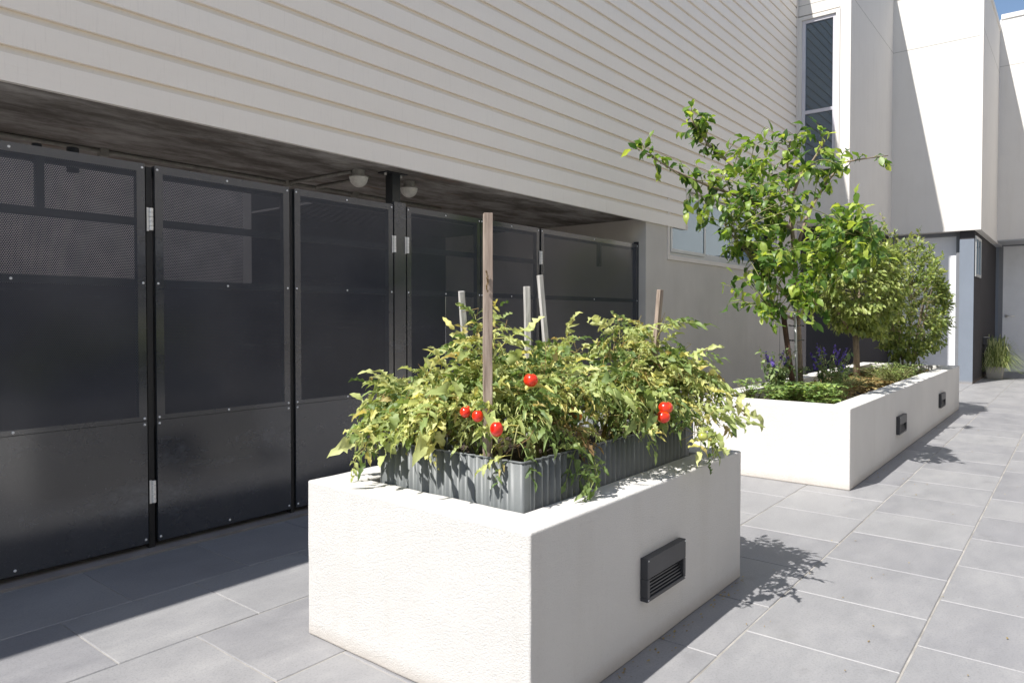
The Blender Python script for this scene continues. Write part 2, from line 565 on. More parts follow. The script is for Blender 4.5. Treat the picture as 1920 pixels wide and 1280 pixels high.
# ================================================================== GROUND
ground = struct(B('ground', M['grout'], None, -60, 90, -60, 60, -0.4, -0.010))
pavement = struct(B('pavement', M['grout'], None, -6, 19, -4.0, 3.42, -0.0099, -0.0035))
LX, LY, G = 0.503, 0.4965, 0.0065
tile_meshes = []
for k in range(4):
    r = random.Random(k)
    j = lambda: r.uniform(-0.0012, 0.0012)
    hx, hy = LX / 2 - 0.0022, LY / 2 - G / 2
    t = 0.0
    vs, fs = [], []
    bv = 0.0025
    pts = [(-hx + j(), -hy + j()), (hx + j(), -hy + j()), (hx + j(), hy + j()), (-hx + j(), hy + j())]
    vs += [(x, y, -0.012) for x, y in pts]
    vs += [(x, y, -bv) for x, y in pts]
    vs += [(x - bv * math.copysign(1, x), y - bv * math.copysign(1, y), 0.0) for x, y in pts]
    for a in range(2):
        for i in range(4):
            i2 = (i + 1) % 4
            fs.append((a * 4 + i, a * 4 + i2, a * 4 + 4 + i2, a * 4 + 4 + i))
    fs.append((8, 9, 10, 11))
    me = bpy.data.meshes.new('paver')
    me.from_pydata(vs, [], fs)
    me.materials.append(M['tile'])
    tile_meshes.append(me)
far = MB()
nt_ = 0
for k in range(-8, 6):
    y0 = 0.43 + LY * k
    ph = 1.483 if k % 2 == 0 else 1.235
    for n in range(-15, 35):
        x0 = ph + LX * n
        cx, cy = x0 + LX / 2, y0 + LY / 2
        if x0 < -5 or x0 + LX > 18.6:
            continue
        vis = (cy > -0.1 * cx - 0.2) and x0 > 0.2 and cx < 11.5 and k >= -2
        if vis:
            o = bpy.data.objects.new('paver', tile_meshes[rnd.randrange(4)])
            link(o, pavement)
            o.location = (cx, cy, rnd.uniform(-0.0008, 0.0008))
            o.rotation_euler = (rnd.gauss(0, 0.0012), rnd.gauss(0, 0.0012), 0)
            nt_ += 1
        else:
            far.box(x0 + G / 2, x0 + LX - G / 2, y0 + G / 2, y0 + LY - G / 2, -0.009, rnd.uniform(-0.001, 0.0))
stuff(far.build('distant_pavers', M['tile'], pavement))

# ================================================================== CLAD BUILDING (left)
YB, YW, YF = 3.40, 3.42, 3.50
ZS = 2.10
XE = 11.10
clad = thing('clad_building', 'long building clad in cream horizontal weatherboards above a dark recessed store front', 'building', (0, 3.6, 0))
# board courses
EXPO = 0.1475


def plank(x0, x1, z0, first=False, jig=0.0):
    yb = YB + jig
    h = EXPO + 0.012
    hh = h if not first else h
    # profile: bottom lip proud, flat face, bevel at the top tucked under the next board
    prof = [(yb + 0.026, z0), (yb, z0), (yb, z0 + EXPO - 0.034), (yb + 0.018, z0 + EXPO - 0.003), (yb + 0.026, z0 + hh)]
    m = MB()
    for x in (x0, x1):
        m.v += [(x, p[0], p[1]) for p in prof]
    for i in range(4):
        m.f.append((i, i + 1, 5 + i + 1, 5 + i))
    m.f.append((4, 3, 2, 1, 0))
    m.f.append((5, 6, 7, 8, 9))
    return m.build('weatherboard', M['board'], clad)


z = 2.072
ci = 0
TOPS = []
while z < 6.7:
    x_start = -3.2
    x_end = 7.278 if ci < 3 else XE - 0.012
    if z > 3.45:  # unseen wall tops stepped down to fit the shadow edge on the pavers
        x_start = 0.5
    if z > 5.15:
        x_start = 6.0
    xs = [x_start]
    x = x_start + rnd.uniform(1.2, 4.2)
    while x < x_end - 0.8:
        xs.append(x)
        x += rnd.choice([4.8, 5.4, 5.4, 6.0])
    xs.append(x_end)
    for a, b_ in zip(xs[:-1], xs[1:]):
        plank(a + 0.0006, b_ - 0.0006, z, ci == 0, rnd.uniform(-0.0006, 0.0006))
    z += EXPO
    ci += 1
ZTOP = z
# structure behind the boards
wall_back = MB()
wall_back.box(-3.2, 0.5, YB + 0.027, YB + 0.25, 2.125, 3.53)
wall_back.box(0.5, 6.0, YB + 0.027, YB + 0.25, 2.125, 5.2)
wall_back.box(6.0, 7.27, YB + 0.027, YB + 0.25, 2.125, ZTOP + 0.012)
wall_back.box(7.27, XE, YB + 0.027, YB + 0.25, 2.53, ZTOP + 0.012)
wall_back.build('wall_core', M['wall'], clad)
B('end_trim', M['trim'], clad, 7.2815, 7.318, YB - 0.004, YB + 0.045, 2.075, 2.085 + 3 * EXPO)
B('corner_trim', M['trim'], clad, XE - 0.055, XE - 0.0125, YB - 0.012, YB - 0.0015, 2.53, ZTOP)
# soffit and store room behind the screens
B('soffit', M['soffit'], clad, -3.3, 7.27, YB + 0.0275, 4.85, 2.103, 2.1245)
B('soffit', M['charcoal'], clad, 3.75, 7.27, 4.851, 6.199, 2.105, 2.125)  # added extension blocking sun from the end wall, dark to mute its sunlit edge
B('store_floor', M['fence_wall'], clad, -3.3, 6.3, 3.44, 6.2, -0.02, 0.002)
bw = MB()
bw.box(-3.3, 6.4, 6.2, 6.35, 0.0, 1.42)
bw.box(3.75, 7.6, 6.2, 6.35, 1.42, 2.9)  # raised part added to block bright wall and sky, dark against sunlight
bw.build('back_wall', M['charcoal'], clad)
B('pale_back_wall', M['store_pale'], clad, -3.5, 6.5, 7.6, 7.75, 0.0, 4.2)  # pale wall added behind the open slot for the bright band through the perforations
B('store_end_wall', M['wall'], clad, 6.405, 6.60, YW + 0.001, 6.2, 0.0, 2.1045)
B('store_side_wall', M['fence_wall'], clad, -3.45, -3.305, 3.45, 6.35, 0.0, 2.1)
# rendered lower wall with the window cut out (three pieces butted)
WX0, WX1, WZ0, WZ1 = 6.86, 10.32, 1.725, 2.50
lw = MB()
lw.box(6.402, WX0, YW, YW + 0.22, 0.0, 2.1045)
lw.box(WX0, WX1, YW, YW + 0.22, 0.0, WZ0)
lw.box(WX1, 11.22, YW, YW + 0.22, 0.0, 2.525)
lw.build('rendered_wall', M['wall'], clad)
B('jamb', M['lightgrey'], clad, 11.221, 11.36, YW - 0.012, YW + 0.2, 0.0, 2.525)
B('control_joint', M['black_dark'], clad, 10.452, 10.462, YW - 0.0015, YW, 0.0, 2.52)
# long low window
win = MB().box(WX0, WX1, YW - 0.014, YW + 0.05, WZ0, WZ0 + 0.048)
win.box(WX0, WX0 + 0.052, YW - 0.014, YW + 0.05, WZ0 + 0.0485, WZ1)
win.box(WX1 - 0.052, WX1, YW - 0.014, YW + 0.05, WZ0 + 0.0485, WZ1)
win.box(7.33, WX1, YB - 0.01, YW + 0.05, WZ1 + 0.0005, WZ1 + 0.03)
W = win.build('low_window', M['trim'], clad, bevel=0.003)
fr = MB()
fr.box(WX0 + 0.053, WX1 - 0.053, YW + 0.012, YW + 0.06, WZ0 + 0.049, WZ0 + 0.085)
fr.box(WX0 + 0.053, WX1 - 0.053, YW + 0.012, YW + 0.06, WZ1 - 0.04, WZ1 - 0.0005)
for xx in (WX0 + 0.053, 8.69, 8.78, WX1 - 0.089):
    fr.box(xx, xx + 0.036, YW + 0.013, YW + 0.06, WZ0 + 0.0855, WZ1 - 0.0405)
fr.build('window_frame', M['alu_grey'], W, bevel=0.002)


def sash(x0, x1, z0, z1, y, name='sash'):
    s = MB()
    t = 0.038
    s.box(x0, x1, y, y + 0.02, z0, z0 + t).box(x0, x1, y, y + 0.02, z1 - t, z1)
    s.box(x0, x0 + t, y, y + 0.02, z0 + t, z1 - t).box(x1 - t, x1, y, y + 0.02, z0 + t, z1 - t)
    o = s.build(name, M['alu_grey'], W, bevel=0.002)
    g = B('pane', M['glass'], W, x0 + t, x1 - t, y + 0.008, y + 0.012, z0 + t, z1 - t)
    return o


sash(6.95, 7.84, WZ0 + 0.086, WZ1 - 0.041, YW - 0.004)
sash(7.80, 8.688, WZ0 + 0.086, WZ1 - 0.041, YW + 0.024)
sash(8.817, 9.60, WZ0 + 0.086, WZ1 - 0.041, YW + 0.0)
sash(9.56, WX1 - 0.09, WZ0 + 0.086, WZ1 - 0.041, YW + 0.024)
rb = MB()
rb.box(6.87, 7.42, YW + 0.10, YW + 0.12, WZ0, WZ1)
rb.build('reflection_sheet', simple("pale_green_reflection", (0.40, 0.44, 0.36), 0.8, var=0.04), clad)  # sheet painted as the pale green reflected in the pane
rb = MB()
rb.box(7.43, 8.12, YW + 0.10, YW + 0.12, WZ0 + 0.14, WZ1)
rb.build('reflection_sheet', simple("white_reflection", (0.75, 0.75, 0.76), 0.8, var=0.03), clad)  # sheet painted as the white column reflected in the pane
rb = MB()
rb.box(6.86, 10.4, YW + 0.23, YW + 0.9, WZ0 - 0.1, WZ0 - 0.05)
rb.box(6.86, 10.4, YW + 0.9, YW + 0.95, WZ0 - 0.1, 2.53)
rb.build('window_interior', M['door_frame'], clad)

# conduits, rails and beam above the screens
cr = thing('cable_conduit', 'thin grey conduit running along the stained concrete soffit above the screens', 'conduit', (2, 3.62, 2.07))
m = MB()
m.tube([(-1, 4.50, 2.09), (1.3, 4.50, 2.09), (4.6, 4.52, 2.09)], 0.012)
m.tube([(3.02, 4.48, 2.088), (3.04, 4.2, 2.09), (3.06, 3.84, 2.09)], 0.012)
m.tube([(3.25, 4.48, 2.088), (3.26, 3.9, 2.09)], 0.014)
m.build('pipe', M['grey_plastic'], cr, smooth=True)
m = MB()
for xx in (1.75, 3.0, 3.6, 0.8):
    m.box(xx, xx + 0.04, 4.47, 4.53, 2.06, 2.104)
m.build('clip', M['grey_plastic'], cr)
pf = thing('drain_pipe_fittings', 'dark pipe stubs and brackets hanging above the leftmost screen', 'pipe', (1.2, 3.62, 1.95))
m = MB()
m.cyl((1.33, 3.72, 1.80), (1.33, 3.72, 1.915), 0.026, n=14)
m.tube([(0.4, 3.63, 1.86), (0.95, 3.63, 1.875), (1.05, 3.63, 1.84)], 0.026, 10)
m.cyl((1.15, 3.62, 1.80), (1.15, 3.62, 1.885), 0.02, n=12)
m.build('pipe', M['dark_steel'], pf, smooth=True)

# globes under the soffit
for i, (gx, gy, lab) in enumerate([
        (3.092, 3.80, 'dirty white half globe light left of the black post, its shell chipped'),
        (3.585, 3.84, 'dirty white half globe light tucked right behind the black post')]):
    t = thing('soffit_light', lab, 'light', (gx, gy, 2.104), 'half globe lights under the concrete soffit')
    MB().lathe((gx, gy, 2.104), [(0.0, -0.040), (0.042, -0.040), (0.042, 0.0)], 20).build('base', M['grey_plastic'], t, smooth=False)
    prof = [(0.055, -0.041), (0.063, -0.046), (0.063, -0.054)]
    for a in range(1, 9):
        w = a / 8 * PI / 2
        prof.append((0.061 * math.cos(w), -0.054 - 0.062 * math.sin(w)))
    MB().lathe((gx, gy, 2.104), [(0.0, -0.041)] + prof, 24).build('globe', M['globe'], t, smooth=True)
    MB().lathe((gx, gy, 2.104), [(0.0645, -0.043), (0.0655, -0.047), (0.0645, -0.051)], 24).build('rim', M['grey_plastic'], t, smooth=True)

# ================================================================== SCREEN DOORS
screens = thing('screen_enclosure', 'black steel screen wall of hinged perforated doors under the overhang', 'screen', (2, YF, 0))
ZB, ZT = 0.03, 1.85
ZJ = 0.622
DOORS = [  # x0, x1, hinge side
    (0.46, 1.560, 1), (1.607, 2.352, 0), (2.387, 3.126, 2), (3.249, 3.985, 3), (3.992, 4.722, 0), (4.748, 6.385, 4)]
rivet_mesh = MB().lathe((0, 0, 0), [(0.0, 0.0025), (0.004, 0.0022), (0.006, 0.0)], 10).build('rv', M['rivet'])
RM = rivet_mesh.data
bpy.data.objects.remove(rivet_mesh)


def hinge(x, z, parent):
    h = MB()
    for i in range(5):
        h.cyl((x, YF - 0.012, z + 0.0215 * i), (x, YF - 0.012, z + 0.0215 * i + 0.0195), 0.0095, n=12)
    h.box(x - 0.017, x - 0.008, YF - 0.006, YF - 0.002, z - 0.004, z + 0.108)
    return h.build('hinge', M['steel'], parent)


for i, (x0, x1, hs) in enumerate(DOORS):
    d = MB()
    yb = YF + rnd.uniform(-0.001, 0.001)
    pb = 0.038
    nm = 'door_panel'
    # solid border round the perforated field, butted strips
    d.box(x0, x1, yb, yb + 0.002, ZT - pb, ZT)
    d.box(x0, x0 + pb, yb, yb + 0.002, ZJ, ZT - pb)
    d.box(x1 - pb, x1, yb, yb + 0.002, ZJ, ZT - pb)
    d.box(x0 + pb, x1 - pb, yb, yb + 0.002, ZJ, ZJ + 0.022)
    fr_ = d.build('panel_border', M['metal'], screens)
    p = MB().quad((x0 + pb, yb + 0.001, ZJ + 0.022), (x1 - pb, yb + 0.001, ZJ + 0.022), (x1 - pb, yb + 0.001, ZT - pb), (x0 + pb, yb + 0.001, ZT - pb))
    p.build('perforated_sheet', M['perf'], screens)
    B('solid_sheet', M['metal'], screens, x0, x1, yb - 0.0005, yb + 0.002, ZB, ZJ - 0.003)
    # box-section frame behind
    f = MB()
    t = 0.035
    y0, y1 = yb + 0.003, yb + 0.038
    f.box(x0 + 0.002, x0 + t, y0, y1, ZB, ZT - 0.002).box(x1 - t, x1 - 0.002, y0, y1, ZB, ZT - 0.002)
    for zz in ((ZB, ZJ - 0.03, 1.265, ZT - t - 0.002) if i == 5 else (ZB, ZJ - 0.03, 1.265, 1.555, ZT - t - 0.002)):
        f.box(x0 + t, x1 - t, y0, y1, zz, zz + t)
    if x1 - x0 > 1:
        f.box((x0 + x1) / 2 + 0.10, (x0 + x1) / 2 + 0.13, y0 + 0.0005, y1 - 0.0005, 1.59, ZT - t - 0.003)
    f.build('back_frame', M['dark_steel'], screens)
    cs = [x0 + 0.012, (x0 + x1) / 2, x1 - 0.012]
    for zz in (ZT - 0.02, 1.282, ZJ + 0.012, ZJ - 0.018, ZB + 0.02):
        for xx in cs:
            if xx == cs[1] and zz in (ZJ - 0.018,):
                continue
            o = bpy.data.objects.new('rivet', RM)
            link(o, screens)
            o.location = Vector((xx, yb - 0.0007, zz)) - screens.location
            o.rotation_euler = (PI / 2, 0, 0)
for (x, z) in ((1.583, 1.535), (1.583, 0.225), (3.1305, 1.54), (3.2445, 1.54), (4.735, 1.555)):
    hinge(x, z, screens)
B('post', M['metal'], screens, 3.137, 3.238, YF - 0.001, YF + 0.05, 0.0, 1.868)
B('post', M['black_dark'], screens, 1.570, 1.597, YF + 0.012, YF + 0.05, 0.0, 1.84)  # gap posts near-black: shade between the doors put into the colour
B('post', M['black_dark'], screens, 2.358, 2.381, YF + 0.012, YF + 0.05, 0.0, 1.84)
B('post', M['metal'], screens, 6.388, 6.402, YF - 0.002, YF + 0.05, 0.0, 1.875)
B('post', M['black_dark'], screens, 4.724, 4.747, YF + 0.03, YF + 0.05, 0.0, 1.84)
B('gap_cover', M['dark_steel'], screens, -2.5, 0.44, YF, YF + 0.04, 0.03, 1.85)
B('top_rail', M['dark_steel'], screens, -2.5, 6.38, YF + 0.052, YF + 0.092, 1.80, 1.84)
B('shadow_gap_backing', M['black_dark'], screens, -2.5, 6.38, YF + 0.06, YF + 0.07, 0.005, 0.58)
# hanger post up to the soffit
hp = thing('hanger_post', 'black square steel post bolted to the soffit between two globe lights', 'post', (3.32, 3.70, 1.5))
B('shaft', M['dark_steel'], hp, 3.275, 3.345, 3.67, 3.74, 0.0, 2.096)
B('top_plate', M['dark_steel'], hp, 3.22, 3.40, 3.655, 3.755, 2.0965, 2.1045)
m = MB()
for xx in (3.24, 3.38):
    m.cyl((xx, 3.70, 2.096), (xx, 3.70, 2.082), 0.009, n=6)
m.build('bolt', M['steel'], hp)

# ================================================================== FAR RENDERED BUILDING
rb_ = thing('rendered_building', 'white rendered town houses with stepped upper bays over charcoal ground floor entries', 'building', (12, 2, 0))
XA, YBf, XC, YD, XEf = 11.10, 2.655, 14.0, 1.325, 16.8
ZBOT = 2.565
TA, TC = 6.75, 6.66


def bay(x0, x1, y0, y1, z0, z1, hole=None):
    m = MB()
    if hole:
        a, b_, c, d = hole   # y range, z range of window in the -X face
        t = 0.25
        m.box(x0, x0 + t, y0, a, z0, z1)
        m.box(x0, x0 + t, b_, y1, z0, z1)
        m.box(x0, x0 + t, a, b_, z0, c)
        m.box(x0, x0 + t, a, b_, d, z1)
        m.box(x0 + t, x1, y0, y1, z0, z1)
    else:
        m.box(x0, x1, y0, y1, z0, z1)
    return m


UW = (2.80, YB - 0.004, 3.27, 5.62)
bay(XA, XC + 0.25, YBf, 6.0, ZBOT, TA, UW).build('upper_bay', M['bay'], rb_)
bay(XC, XEf + 0.2, YD, YBf - 0.0, ZBOT - 0.004, TC).build('upper_bay', M['bay'], rb_)
bay(XEf, XEf + 3, -3.0, YD - 0.0, 2.62, 6.88).build('upper_bay', M['bay'], rb_)
B('parapet_cap', M['bay'], rb_, XC - 0.018, XEf - 0.0, YD - 0.018, YBf - 0.002, TC + 0.0005, TC + 0.09)
B('parapet_cap', M['bay'], rb_, XEf - 0.018, XEf + 3, -3.0, YD - 0.02, 6.8805, 6.97)
B('parapet_cap', M['bay'], rb_, XA - 0.018, XC + 0.2, YBf - 0.018, 6, TA + 0.0005, TA + 0.08)
# panel joints
jm = M['grey_plastic']
for (x0, x1, y0, y1, z_) in ((XA - 0.0015, XA + 0.001, YBf, YB - 0.012, 5.765), (XC - 0.0015, XC + 0.001, YD + 0.06, YBf - 0.003, 5.735),
                             (XEf - 0.0015, XEf + 0.001, -1, YD - 0.003, 5.97), (XA + 0.0, XC - 0.002, YBf - 0.0015, YBf + 0.001, 5.74),
                             (XC, XEf - 0.002, YD - 0.0015, YD + 0.001, 5.85)):
    B('panel_joint', jm, rb_, x0, x1, y0, y1, z_, z_ + 0.009)
B('corner_joint', M['lightgrey'], rb_, XC - 0.001, XC, YD + 0.055, YD + 0.06, 2.58, TC)
# upper window
uw = MB()
y0, y1, z0, z1 = UW[0] + 0.0, UW[1] - 0.006, 3.30, 5.60
t = 0.055
uw.box(XA - 0.016, XA + 0.10, y0, y0 + t, z0, z1).box(XA - 0.016, XA + 0.10, y1 - t, y1, z0, z1)
uw.box(XA - 0.016, XA + 0.10, y0 + t, y1 - t, z0, z0 + t).box(XA - 0.016, XA + 0.10, y0 + t, y1 - t, z1 - t, z1)
UWo = uw.build('tall_window', M['bay'], rb_, bevel=0.003)
a0, a1, c0, c1 = y0 + t + 0.001, y1 - t - 0.001, z0 + t + 0.001, z1 - t - 0.001
f = MB()
s = 0.045
f.box(XA + 0.01, XA + 0.07, a0, a0 + s, c0, c1).box(XA + 0.01, XA + 0.07, a1 - s, a1, c0, c1)
f.box(XA + 0.01, XA + 0.07, a0 + s, a1 - s, c0, c0 + s).box(XA + 0.01, XA + 0.07, a0 + s, a1 - s, c1 - s, c1)
f.box(XA + 0.005, XA + 0.07, a0 + s, a1 - s, 4.15, 4.20)
f.build('window_frame', M['alu'], UWo, bevel=0.002)
B('pane', M['glass'], UWo, XA + 0.04, XA + 0.046, a0 + s, a1 - s, 4.20, c1 - s)
B('pane', M['glass'], UWo, XA + 0.03, XA + 0.036, a0 + s, a1 - s, c0 + s, 4.15)
B('dark_backing', simple("dark_room", (0.04, 0.05, 0.06), 0.8), rb_, XA + 0.16, XA + 0.18, y0 + t, y1 - t, z0 + 0.06, z1 - 0.06)  # dark sheet standing in for the unlit room behind the glass
B('pipe_riser', M['bay'], rb_, XA - 0.09, XA - 0.017, YBf - 0.0, YBf + 0.0, 2.6, 2.6) if False else None
# ground floor: charcoal returns
B('entry_wall', M['charcoal'], rb_, 11.9, XC + 0.30, YBf + 0.08, YBf + 0.3, 0.0, ZBOT - 0.005)
B('entry_wall', M['charcoal'], rb_, 11.9, 12.0, YBf + 0.301, YW + 0.3, 0.0, ZBOT - 0.005)
B('side_wall', M['charcoal'], rb_, 14.10, 18.0, 1.421, 1.60, 0.0, ZBOT - 0.0055)
B('entry_soffit', M['lightgrey'], rb_, 17.01, 18.0, 1.326, 1.75, 2.561, 2.5995)
B('pillar_face', M['pillar'], rb_, 14.075, 14.099, 1.425, 1.632, 0.0, 2.42)
B('pillar_shade', M['charcoal'], rb_, 14.085, 14.20, 1.43, 1.632, 2.4205, ZBOT - 0.006)  # dark band paints the overhang's shadow on the pillar top
B('soffit', M['lightgrey'], rb_, 14.02, 18.0, YD + 0.01, YBf, 2.53, 2.560) if False else None
B('entry_soffit', M['lightgrey'], rb_, XEf + 0.01, 18.0, -3.0, 1.40, 2.60, 2.619)
# door under the middle bay
dm = MB()
dm.box(14.24, 14.34, 1.633, 1.70, 0.0, 2.50).box(14.24, 14.34, 2.60, 2.73, 0.0, 2.50).box(14.24, 14.34, 1.633, 2.73, 2.5005, ZBOT - 0.006)
dm.build('door_frame', M['door_frame'], rb_)
dd = B('door', M['door'], rb_, 14.27, 14.31, 1.702, 2.598, 0.01, 2.498)
B('handle', M['steel'], dd, 14.23, 14.268, 2.47, 2.53, 1.05, 1.08)
# small side window in the charcoal wall
sw = MB()
sw.box(14.13, 14.93, 1.40, 1.4205, 1.80, 1.845).box(14.13, 14.93, 1.40, 1.4205, 2.43, 2.475)
for xx in (14.13, 14.50, 14.885):
    sw.box(xx, xx + 0.045, 1.40, 1.4205, 1.8455, 2.4295)
SW = sw.build('side_window', M['alu_grey'], rb_)
B('pane', M['glass'], SW, 14.175, 14.885, 1.412, 1.416, 1.8455, 2.4295)
# last door
dm = MB()
dm.box(17.84, 17.95, 1.30, 1.37, 0.0, 2.575).box(17.84, 17.95, 0.28, 0.35, 0.0, 2.575).box(17.84, 17.95, 0.28, 1.37, 2.5755, 2.599)
dm.build('door_frame', M['door_frame'], rb_)
dd = B('door', M['door'], rb_, 17.88, 17.92, 0.352, 1.298, 0.02, 2.574)
m = MB()
m.cyl((17.88, 1.225, 1.14), (17.845, 1.225, 1.14), 0.03, n=16)
m.tube([(17.85, 1.225, 1.14), (17.82, 1.225, 1.14), (17.815, 1.17, 1.142), (17.815, 1.09, 1.14)], 0.011, 8)
m.build('handle', M['steel'], dd, smooth=True)
B('threshold', M['steel'], rb_, 17.78, 17.879, 0.35, 1.30, 0.0, 0.02)
B('jamb_wall', M['pillar'], rb_, 17.80, 18.1, 1.371, 1.42, 0.0, 2.599)
B('front_wall', M['charcoal'], rb_, 17.95, 18.1, -3, 0.279, 0.0, 2.599)

# ================================================================== OPPOSITE BUILDING (unseen behind the camera, for reflections and bounced light)
ob = thing('opposite_building', 'pale rendered building across the courtyard, unseen, there for reflections and bounced light', 'building', (6, -4.0, 0))
m = MB()
m.box(-9, 20, -4.5, -4.0, 0, 7.2)  # made tall and warm to bounce light and block blue sky
m.build('wall', M['cream'], ob)
for xx in (-3.5, 0.5, 4.5, 8.5, 12.5):
    wf = B('window', M['alu_grey'], ob, xx, xx + 1.3, -4.02, -3.99, 1.1, 2.3)
    B('pane', M['glass'], wf, xx + 0.06, xx + 1.24, -3.988, -3.985, 1.16, 2.24)
    B('pier', M['charcoal'], ob, xx + 2.0, xx + 2.6, -4.06, -3.97, 0, 2.5)


# ================================================================== PLANTERS
def ring(x0, x1, y0, y1, z0, z1, tx0, tx1, ty0, ty1, fine=None):
    """open-topped masonry box as one closed shell"""
    X0, X1, Y0, Y1 = x0 + tx0, x1 - tx1, y0 + ty0, y1 - ty1
    zb = z0 + 0.05
    m = MB()
    m.v = [(x0, y0, z0), (x1, y0, z0), (x1, y1, z0), (x0, y1, z0), (x0, y0, z1), (x1, y0, z1), (x1, y1, z1), (x0, y1, z1),
           (X0, Y0, z1), (X1, Y0, z1), (X1, Y1, z1), (X0, Y1, z1), (X0, Y0, zb), (X1, Y0, zb), (X1, Y1, zb), (X0, Y1, zb)]
    m.f = [(0, 3, 2, 1)]
    for i in range(4):
        j = (i + 1) % 4
        m.f += [(i, j, 4 + j, 4 + i), (4 + i, 4 + j, 8 + j, 8 + i), (8 + i, 8 + j, 12 + j, 12 + i)]
    m.f.append((12, 13, 14, 15))
    return m


p1 = thing('planter', 'rough white rendered planter in front, holding a corrugated steel bed of tomatoes', 'planter', (2.24, 1.63, 0), 'white rendered planters')
body = ring(1.495, 2.99, 1.137, 2.125, 0.0, 0.545, 0.145, 0.15, 0.135, 0.15).build('body', M['planter'], p1)
bv = body.modifiers.new('bevel', 'BEVEL')
bv.width = 0.007
bv.segments = 3
bv.limit_method = 'ANGLE'
sb = body.modifiers.new('sub', 'SUBSURF')
sb.subdivision_type = 'SIMPLE'
sb.levels = sb.render_levels = 5
tx = bpy.data.textures.new('wob', 'CLOUDS')
tx.noise_scale = 0.22
dp = body.modifiers.new('disp', 'DISPLACE')
dp.texture = tx
dp.texture_coords = 'GLOBAL'
dp.strength = 0.005
dp.mid_level = 0.5
p2 = thing('planter', 'long white rendered planter at the back, holding a lemon tree and shrubs', 'planter', (7.5, 1.7, 0), 'white rendered planters')
body2 = ring(4.92, 10.11, 1.157, 2.235, 0.0, 0.53, 0.20, 0.16, 0.155, 0.145).build('body', M['planter_smooth'], p2, bevel=0.007, seg=2)


def wall_light(cx, y, sgn, lab, w=0.29, h=0.145, z=0.247):
    """brick light: plate with a recessed louvred lower half, facing sgn*Y"""
    t = thing('wall_light', lab, 'light', (cx, y, z), 'black recessed brick lights')
    d = 0.028
    x0, x1, z0, z1 = cx - w / 2, cx + w / 2, z - h / 2, z + h / 2

    def yb(a, b_):
        ya, yb_ = y + sgn * a, y + sgn * b_
        return (min(ya, yb_), max(ya, yb_))
    zo = z0 + h * 0.53
    m = MB()
    m.box(x0, x1, *yb(0, d), zo, z1)
    m.box(x0, x1, *yb(0, d), z0, z0 + 0.014)
    m.box(x0, x0 + 0.018, *yb(0, d), z0 + 0.014, zo)
    m.box(x1 - 0.018, x1, *yb(0, d), z0 + 0.014, zo)
    m.build('faceplate', M['black'], t, bevel=0.0025)
    MB().box(x0 + 0.018, x1 - 0.018, *yb(0.0005, 0.002), z0 + 0.014, zo).build('recess', M['black_dark'], t)
    n = 6
    for k in range(n):
        zz = z0 + 0.017 + k * (zo - z0 - 0.02) / n
        dd = 0.004 + 0.018 * (1 - k / n)
        MB().box(x0 + 0.0185, x1 - 0.0185, *yb(0.002, dd), zz, zz + 0.0055).build('louvre', M['black'], t)
    for sx_ in (x0 + 0.007, x1 - 0.007):
        for zz in (z0 + 0.007, z1 - 0.007):
            MB().cyl((sx_, y + sgn * d, zz), (sx_, y + sgn * (d + 0.001), zz), 0.0028, n=8).build('screw', M['rivet'], t)
    return t


wall_light(2.243, 1.137, -1, 'black louvred brick light on the side of the front tomato planter')
wall_light(2.33, 2.125, 1, 'black brick light on the rear face of the front planter, seen reflected in the screens')
wall_light(6.515, 1.157, -1, 'black brick light on the long planter, nearer of its two')
wall_light(8.67, 1.157, -1, 'black brick light on the long planter, farther of its two, near its end')
wl = thing('entry_light', 'small black light on the charcoal wall above the strappy pot plant', 'light', (15.6, 1.42, 0.74))
m = MB()
m.box(15.5, 15.78, 1.36, 1.4205, 0.62, 0.72)
m.box(15.5, 15.78, 1.33, 1.4205, 0.7205, 0.745)
m.build('housing', M['black'], wl, bevel=0.004)
B('cover', M['steel'], wl, 15.52, 15.76, 1.34, 1.41, 0.7455, 0.75)

# corrugated bed
bed = thing('raised_bed', 'grey blue corrugated steel garden bed set inside the front planter', 'garden bed', (2.2, 1.6, 0.4))
BX0, BX1, BY0, BY1, BZ0, BZ1 = 1.652, 2.80, 1.285, 1.925, 0.25, 0.688


def corr_path():
    r = 0.010
    pts = []
    step = 0.004
    per = 0.034

    def side(p, q, nrm):
        L = (q - p).length
        n = max(2, int(L / step))
        out = []
        for i in range(n + 1):
            s_ = i / n
            d = L * s_
            e = min(d, L - d)
            amp = 0.0058 * min(1, max(0, (e - 0.02) / 0.03))
            out.append(p.lerp(q, s_) + nrm * (amp * math.sin(2 * PI * d / per) - 0.0))
        return out
    c = [Vector((BX0, BY0, 0)), Vector((BX1, BY0, 0)), Vector((BX1, BY1, 0)), Vector((BX0, BY1, 0))]
    nr = [Vector((0, -1, 0)), Vector((1, 0, 0)), Vector((0, 1, 0)), Vector((-1, 0, 0))]
    for i in range(4):
        a, b_ = c[i], c[(i + 1) % 4]
        t_ = (b_ - a).normalized()
        pts += side(a + t_ * r, b_ - t_ * r, nr[i])
        cc = b_ - t_ * r - nr[i] * r
        for k in range(1, 6):
            w = k / 6 * PI / 2
            pts.append(cc + nr[i] * r * math.cos(w) + t_ * r * math.sin(w))
    return pts


